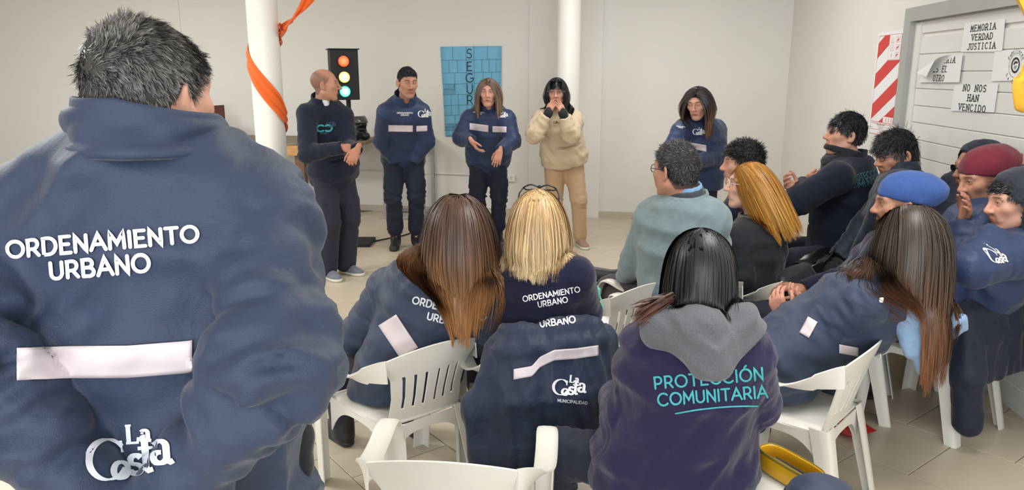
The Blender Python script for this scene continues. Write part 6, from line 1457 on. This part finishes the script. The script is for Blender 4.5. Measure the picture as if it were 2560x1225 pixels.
def hood_fold():
    S = Sdf(); S.loft([(at(2215, 752, 2.80), nrm(V3(.6, .35, -.1)), .05, .03), (at(2280, 770, 2.80), nrm(V3(0.2, .3, -1)), .075, .035), (at(2345, 820, 2.82), nrm(V3(.1, .2, -1)), .105, .03), (at(2368, 850, 2.82), nrm(V3(.1, .2, -1)), .09, .02)], k=.03); S.cone(at(2310, 810, 2.80), at(2305, 925, 2.76), .06, .022, k=.05); S.cone(at(2240, 765, 2.80), at(2270, 880, 2.77), .03, .026, k=.04); return S
cl = hood_fold(); V, F = cl.mesh(.008, 2); V += vnormals(V, F)*(fbm(V*14, 2)*.016)[:, None]; mesh_obj('hood_lining', V, F, LINING, P16.top)
cl2 = Sdf(); cl2.loft([(at(2215, 735, 2.72), nrm(V3(.6, .5, -.2)), .10, .055), (at(2290, 745, 2.68), nrm(V3(.6, .5, -.2)), .11, .06)], k=.03)
P16.K = cl
hair_long(P16, lin(66, 54, 46), n=3800, L=lambda P: .50+(P[:, 2]+.04)*1.2+.03*np.sin(P[:, 0]*50), part=.01, tip=lin(124, 80, 50), r=.0012, front_z=.088, seed=91, nseg=18, off=.016, clump=.55, ncl=80, var=.35, grav=.5, pinch=(.08, 9, -.14, (-.04, -.13, 0)))
tg_ = at(2203, 750, 2.6); hh_ = P16.bv.ray_cast(Vector((0, 0, CAM_H)), Vector(nrm(ray(2203, 750))), 9)
if hh_[0] is not None: bevel(MB().box(A(hh_[0])-nrm(ray(2203, 750))*.004, (.008, .004, .010)).obj('white_cord_stop', M_WHITE, P16.top), .003)
slash(P16, [(2098+t*34, 872+t*6) for t in np.linspace(0, 1.4, 8)], (0, 11), 2.6)
slash(P16, [(2010+t*22, 838-t*40) for t in np.linspace(0, 1, 8)], (12, 7), 2.6)
# --- red beanie
J = skeleton('sit', CHS['red'][:2], -92, 1.02, over=dict(pelvis=V3(2.02, 3.66, .53), neck=at(2488, 510, 3.58), sh_l=at(2478, 560, 3.40), sh_r=at(2490, 548, 3.74), head=at(2458, 446, 3.58), el_l=at(2398, 640, 3.40), wr_l=at(2408, 556, 3.44), el_r=at(2550, 480, 3.66), wr_r=at(2530, 432, 3.72)))
P17 = person('man in a dark red beanie resting his chin on his hand', J, 1.02, dict(yaw=-92, pitch=16, tone=SKINS['a'], hair=(.05, .035, .03), beard=.3, tache=.3, open=.5), jk(NAVY, puff=.045, collar=(.06, .09, .09, .3), rw=.046, upto=.93), dict(mat=TWILL), dict(mat=BOOT), (dict(palm=V3(.3, -.3, 1), fd=nrm(V3(.6, .12, .32)), curl=.75, thumb=-.3, s=.9), dict(palm=V3(-1, .2, .1), fd=nrm(V3(-.2, -.6, .8)), curl=.35)), hs=1.05, res=.0037)
beanie(P17, lin(110, 29, 46), 'red', zf=.042, zb=-.015, thick=.014, slouch=.03, tall=.012)
# --- hooded man at the right edge
J = skeleton('sit', CHS['hood'][:2], -80, 1.02, over=dict(ank_l=V3(1.9, 3.78, .085), ank_r=V3(2.0, 3.92, .085), pelvis=V3(2.09, 3.5, .53), neck=at(2572, 585, 3.3), sh_l=at(2545, 640, 3.1), sh_r=at(2570, 640, 3.5), head=at(2536, 505, 3.28), el_l=at(2432, 668, 3.02), wr_l=at(2480, 588, 3.14), wr_r=at(2470, 640, 3.3)))
P18 = person('young man with a nose ring and navy hooded jacket at the right edge', J, 1.02, dict(yaw=-86, pitch=8, tone=SKINS['b'], hair=(.015, .014, .014), beard=.1, open=.6), jk(NAVY, puff=.05, collar=(.10, .10, .10, .4), wid=1.1, fold=.012, cmat=NAVYD), dict(mat=TWILL), dict(mat=BOOT), (dict(palm=V3(.8, .2, .3), fd=nrm(V3(-.05, .1, .9)), curl=.5, thumb=.3), None), hs=1.05, res=.0037)
hair_short(P18, (.015, .014, .014), n=1200, L=.04, thick=.006, front=.05, comb=(0, .5, -.1), lift=.3)
def hoodmesh(p, m, lo=.012, name='hood', front=.045, tilt=-.35):
    S = Sdf(); S.ell((0, -.03, .03), (.105, .125, .118), k=.02); S.ell((0, -.05, -.07), (.10, .095, .1), k=.05)
    S.ell((0, .0, .005), (.088, .105, .108), k=.01, mode='s'); S.ell((0, .07, -.02), (.082, .12, .115), k=.01, mode='s'); S.cone((0, 0, -.1), (0, .05, -.2), .06, k=.01, mode='s')
    S.plane((0, front, 0), (0, 1, tilt))
    V, F = S.mesh(.0065, 2); N = vnormals(V, F); V = V+N*(fbm(V*16+3, 2)*.012)[:, None]; return mesh_obj(name, H2W(p, V), F, m, p.root)
hoodmesh(P18, fabric('charcoal hood', lin(40, 44, 54), rough=.8))
q = P18.hc+P18.RH@(V3(-.006, .108, -.034)*P18.hs); mb = MB(); a = np.linspace(0, 2*np.pi, 14, endpoint=False); mb.tube(np.stack([q[0]+.005*np.cos(a), q[1]+0*a, q[2]+.005*np.sin(a)], 1), .0011, 5, closed=True); mb.obj('nose_ring', M_STEEL, P18.root)
decal('logo', logo_mb(.038), [P15.bv, P18.bv], at(2382, 598, 3.15), nrm(V3(.9, .4, 0)), nrm(V3(.3, 0, .9)), M_PRINT, P15.top, rot=-12, depth=.6)
# --- one more face behind the red beanie
J = skeleton('sit', (2.22, 3.98), -95, 1.0, over=dict(pelvis=V3(2.22, 3.98, .53), neck=at(2455, 470, 3.93), head=at(2440, 420, 3.93), wr_l=V3(1.95, 3.9, .65), wr_r=V3(1.95, 4.05, .65)))
P19 = person('person in a navy hood and dark glasses mostly hidden behind red beanie', J, 1.0, dict(yaw=-92, pitch=8, tone=SKINS['c'], hair=(.02, .02, .02)), jk(NAVYD, puff=.04), dict(mat=TWILL), None, (None, None), eyes=False)
hoodmesh(P19, NAVYD); glasses(P19, M_BLK, rx=.026, rz=.018, r=.003, lens=MATS['dark lens'])
# ------------------------------------------------------------------ other garments and small things
C = CHS['hood']; h2, v2, R2_, c2_ = hung('jacket', 'plain navy jacket hanging over the white armchair at the right edge', C, NAVYD, .26, .72, .34, .06, sleeves=[(((-.22, -.24, .64), (-.255, -.30, .40), (-.215, -.31, .15)), .058)], seed=9, amp=.014)
C = CHS['prot']; hung('puffer_coat', 'black quilted coat hanging over the chair of the man with gaiter', C, PUFF, .22, .74, .22, .07, seed=12, amp=.014, quilt=.07, dy=-.20, cat='coat')
C = CHS['orange']; hung('puffer_coat', 'black quilted coat hung over the chair of the orange haired woman', C, PUFF, .22, .70, .18, .07, seed=15, amp=.016, quilt=.08, dy=-.22, cat='coat')
C = CHS['dark']; hung('black_bag', 'black fringed bag hanging on the black plastic armchair', C, BLACKC, .19, .64, .28, .08, seed=19, amp=.018, dy=-.24, cat='bag')
# loose sheets on the empty seat
def sheet_at(name, c, yaw, sx, sy, label, bend=.012, m=M_PAPER):
    R = frame(yaw); G = [[c+R[:, 0]*sx*u+R[:, 1]*sy*v+V3(0, 0, bend*math.sin(2.2*u+v)*1+bend*.6*u*v) for v in np.linspace(-1, 1, 10)] for u in np.linspace(-1, 1, 10)]
    return tag(MB().sheet(A(G), .0012).obj(name, m, sharp=None), label, 'paper')
x, y, yw = CHS['papers']; q = chl(x, y, yw, (0, .06, .43)); sheet_at('paper_sheet', q+V3(0, 0, .012), 12, .11, .15, 'loose white sheet lying on top on the empty chair seat', .018); sheet_at('paper_sheet', q+V3(-.05, .04, -.008), 50, .105, .148, 'lower white sheet sticking out beneath another on the empty chair', .01)
S = Sdf(); e = chl(x, y, yw, (-.05, .10, .428)); S.box(e, (.13, .10, .022), R=frame(yw), r=.02); V, F = S.mesh(.008, 2); V += vnormals(V, F)*(fbm(V*18, 2)*.012)[:, None]; tag(mesh_obj('black_pouch', V, F, BLACKC), 'black cloth pouch under the white sheets on the chair', 'pouch')
# leopard cloth by the blonde woman's side
m = bpy.data.materials.new('leopard print'); nt, b = nodes_of(m); tc = nt.nodes.new('ShaderNodeTexCoord'); vo = nt.nodes.new('ShaderNodeTexVoronoi'); vo.inputs['Scale'].default_value = 55; rp = nt.nodes.new('ShaderNodeValToRGB'); e = rp.color_ramp.elements
e[0].position = .0; e[0].color = (*lin(196, 150, 122), 1); e[1].position = .30; e[1].color = (*lin(50, 30, 26), 1); e2_ = rp.color_ramp.elements.new(.52); e2_.color = (*lin(216, 178, 152), 1); rp.color_ramp.interpolation = 'CONSTANT'
nt.links.new(tc.outputs['Object'], vo.inputs['Vector']); nt.links.new(vo.outputs['Distance'], rp.inputs[0]); nt.links.new(rp.outputs[0], b.inputs['Base Color']); b.inputs['Roughness'].default_value = .8
q = at(1474, 722, 3.35); S = Sdf(); S.cone(q+V3(-.03, 0, .03), q+V3(.015, -.02, -.06), .032, .045); V, F = S.mesh(.007, 2); V += vnormals(V, F)*(fbm(V*22, 2)*.012)[:, None]; sc1 = tag(mesh_obj('print_scarf', V, F, m), 'leopard print scarf with a turquoise edge beside the blonde woman', 'scarf')
S = Sdf(); S.cone(q+V3(.03, -.02, -.0), q+V3(.045, -.03, -.09), .016, .022); V, F = S.mesh(.006, 2); V += vnormals(V, F)*(fbm(V*30, 2)*.008)[:, None]; mesh_obj('turquoise_edge', V, F, mat('turquoise cloth', lin(112, 200, 180), rough=.8), sc1)
# purple jacket on the far chair
q = at(1806, 462, 5.4); q2 = V3(q[0], q[1], 0); chair(q2[0]+.02, q2[1], -70, 'white plastic armchair with a purple garment behind the standing woman')
S = Sdf(); S.cone(V3(q[0]-.04, q[1], .66), V3(q[0]+.10, q[1]-.02, .72), .06, .05); S.cone(V3(q[0], q[1]-.03, .68), V3(q[0]+.02, q[1]-.06, .48), .07, .06, k=.05); V, F = S.mesh(.009, 2); V += vnormals(V, F)*(fbm(V*16, 2)*.022)[:, None]; tag(mesh_obj('purple_garment', V, F, fabric('plum nylon', lin(78, 48, 92), rough=.6)), 'purple garment lying over a chair behind the curly haired man', 'jacket')
# crisp packet
q = fl(2112, 1078); R = frame(-28)
n = 22; top_ = []; 
def crisp(u, v, sg):
    e = (1-abs(u)**4)*(1-abs(v)**3); return V3(u*.085, v*.115, .035+sg*.032*e+.004*math.sin(u*9+v*7)*e)
mb = MB()
for sg in (1, -1):
    G = [[q+R@crisp(u, v, sg) for v in np.linspace(-1, 1, n)] for u in np.linspace(-1, 1, n)]; V = A(G).reshape(-1, 3); I = np.arange(n*n).reshape(n, n)
    F = np.stack([I[:-1, :-1], I[1:, :-1], I[1:, 1:], I[:-1, 1:]], -1).reshape(-1, 4); F = F if sg > 0 else F[:, ::-1]
    vv = np.tile(np.linspace(-1, 1, n), n); uu = np.repeat(np.linspace(-1, 1, n), n)
    c = np.where((vv+.25*uu > .05)[:, None], A(lin(222, 164, 50)), A(lin(170, 34, 32))); mb.add(V, F.tolist(), c)
pk = tag(mb.obj('crisp_packet', mat('foil print', (1, 1, 1), rough=.28, spec=.6, attr=True, bump=.3, bscale=40), colors=True, sharp=None), 'red and yellow crisp packet lying on the floor tiles', 'packet')
bvp = bvh(np.concatenate(mb.V), mb.F)
decal('lettering', text_mb(['KOKIS'], .026, .15), [bvp], q+V3(-.01, -.03, .05), R[:, 0], nrm(R[:, 1]*.8+V3(0, 0, .6)), M_PRINT, pk, depth=.2); ribm = MB(); ribbon(ribm, arc(0, 0, .05, .03, 20, 160, 20), .004, step=.01); decal('emblem', (np.concatenate(ribm.V), ribm.F), [bvp], q+V3(-.01, -.0, .06), R[:, 0], nrm(R[:, 1]*.8+V3(0, 0, .6)), M_INK, pk, depth=.2)
# yellow pencil case with pens on the near chair
s1, s2 = fl(1950, 1148, .45), fl(2052, 1216, .45); ed = nrm(s2-s1); el_ = nrm(V3(ed[1], -ed[0], 0)); el_ = el_ if el_[0] < 0 else -el_; sc0 = s1+ed*.17+el_*.155
sq_ = empty('square_stool', V3(sc0[0], sc0[1], 0)); tag(sq_, 'white square plastic stool in the lower right holding the yellow pencil case', 'stool'); Rs = np.stack([-el_, -ed, V3(0, 0, 1)], 1)
bevel(MB().box(sc0-V3(0, 0, .012), (.155, .17, .012), R=Rs).obj('seat', M_WHITE, sq_), .008, 3)
for a in (-1, 1):
    for b_ in (-1, 1): MB().tube([sc0+Rs@V3(a*.12, b_*.135, -.02), sc0+Rs@V3(a*.145, b_*.16, -.45)], [.02, .016], 8).obj('leg', M_WHITE, sq_)
q = fl(1974, 1196, .455); R = frame(-27)
pc = empty('pencil_case', q); tag(pc, 'open yellow pencil case lying on the white square stool', 'pencil case')
a = np.linspace(0, 2*np.pi, 48, endpoint=False); sq = lambda t: np.sign(t)*np.abs(t)**.6
ox, oy = .042*sq(np.cos(a)), .115*sq(np.sin(a))
def loop(k, z): return np.stack([q+R@V3(xx*k, yy*(1-(1-k)*.4), z) for xx, yy in zip(ox, oy)])
def rings(name, L, m):
    V = np.concatenate(L); n = 48; F = [(i*n+j, i*n+(j+1) % n, (i+1)*n+(j+1) % n, (i+1)*n+j) for i in range(len(L)-1) for j in range(n)]; return mesh_obj(name, V, F, m, pc)
rings('wall', [loop(1, 0), loop(1.06, .03), loop(1.02, .058), loop(.97, .062), loop(.94, .056), loop(.92, .03), loop(.9, .006)], mat('yellow vinyl', lin(226, 172, 28), rough=.35, spec=.6)); rings('zip', [loop(1.035, .054), loop(1.06, .060), loop(1.0, .066), loop(.98, .062)], mat('olive zip', lin(140, 120, 40), rough=.6))
m = bpy.data.materials.new('patterned lining'); nt, b = nodes_of(m); tc = nt.nodes.new('ShaderNodeTexCoord'); vo = nt.nodes.new('ShaderNodeTexNoise'); vo.inputs['Scale'].default_value = 150; vo.inputs['Detail'].default_value = 5; rp = nt.nodes.new('ShaderNodeValToRGB'); e = rp.color_ramp.elements; e[0].position = .42; e[0].color = (*lin(60, 54, 40), 1); e[1].position = .6; e[1].color = (*lin(172, 156, 96), 1)
nt.links.new(tc.outputs['Object'], vo.inputs['Vector']); nt.links.new(vo.outputs['Fac'], rp.inputs[0]); nt.links.new(rp.outputs[0], b.inputs['Base Color'])
V = np.concatenate([loop(.9, .012), [q+V3(0, 0, .02)]]); mesh_obj('lining', V, [(j, (j+1) % 48, 48) for j in range(48)], m, pc)
for k, (dx, col) in enumerate(((-.014, (60, 56, 50)), (.004, (120, 104, 60)), (.018, (40, 40, 44)))):
    MB().cyl(q+R@V3(dx, -.08, .03), q+R@V3(dx*.6, .07, .034), .005, 8).obj('pen', mat('pen%d' % k, lin(*col), rough=.4), pc)
# navy bag below the pencil case
q = at(2065, 1235, 1.88); S = Sdf(); S.ell(q+V3(0, .02, -.04), (.10, .11, .075), k=.03); S.ell(q+V3(.0, .0, -.14), (.10, .10, .10), k=.06); V, F = S.mesh(.008, 2); V += vnormals(V, F)*(fbm(V*14, 2)*.012)[:, None]
bgo = tag(mesh_obj('navy_bag', V, F, NAVYF), 'soft navy bag in the lower right corner beside the pencil case', 'bag')
pts = catmull([q+V3(.10*math.cos(t), .02+.11*math.sin(t)*.9, -.028) for t in np.linspace(0, 2*math.pi, 14)], 3); MB().tube(pts, .004, 6).obj('piping', NAVYD, bgo)
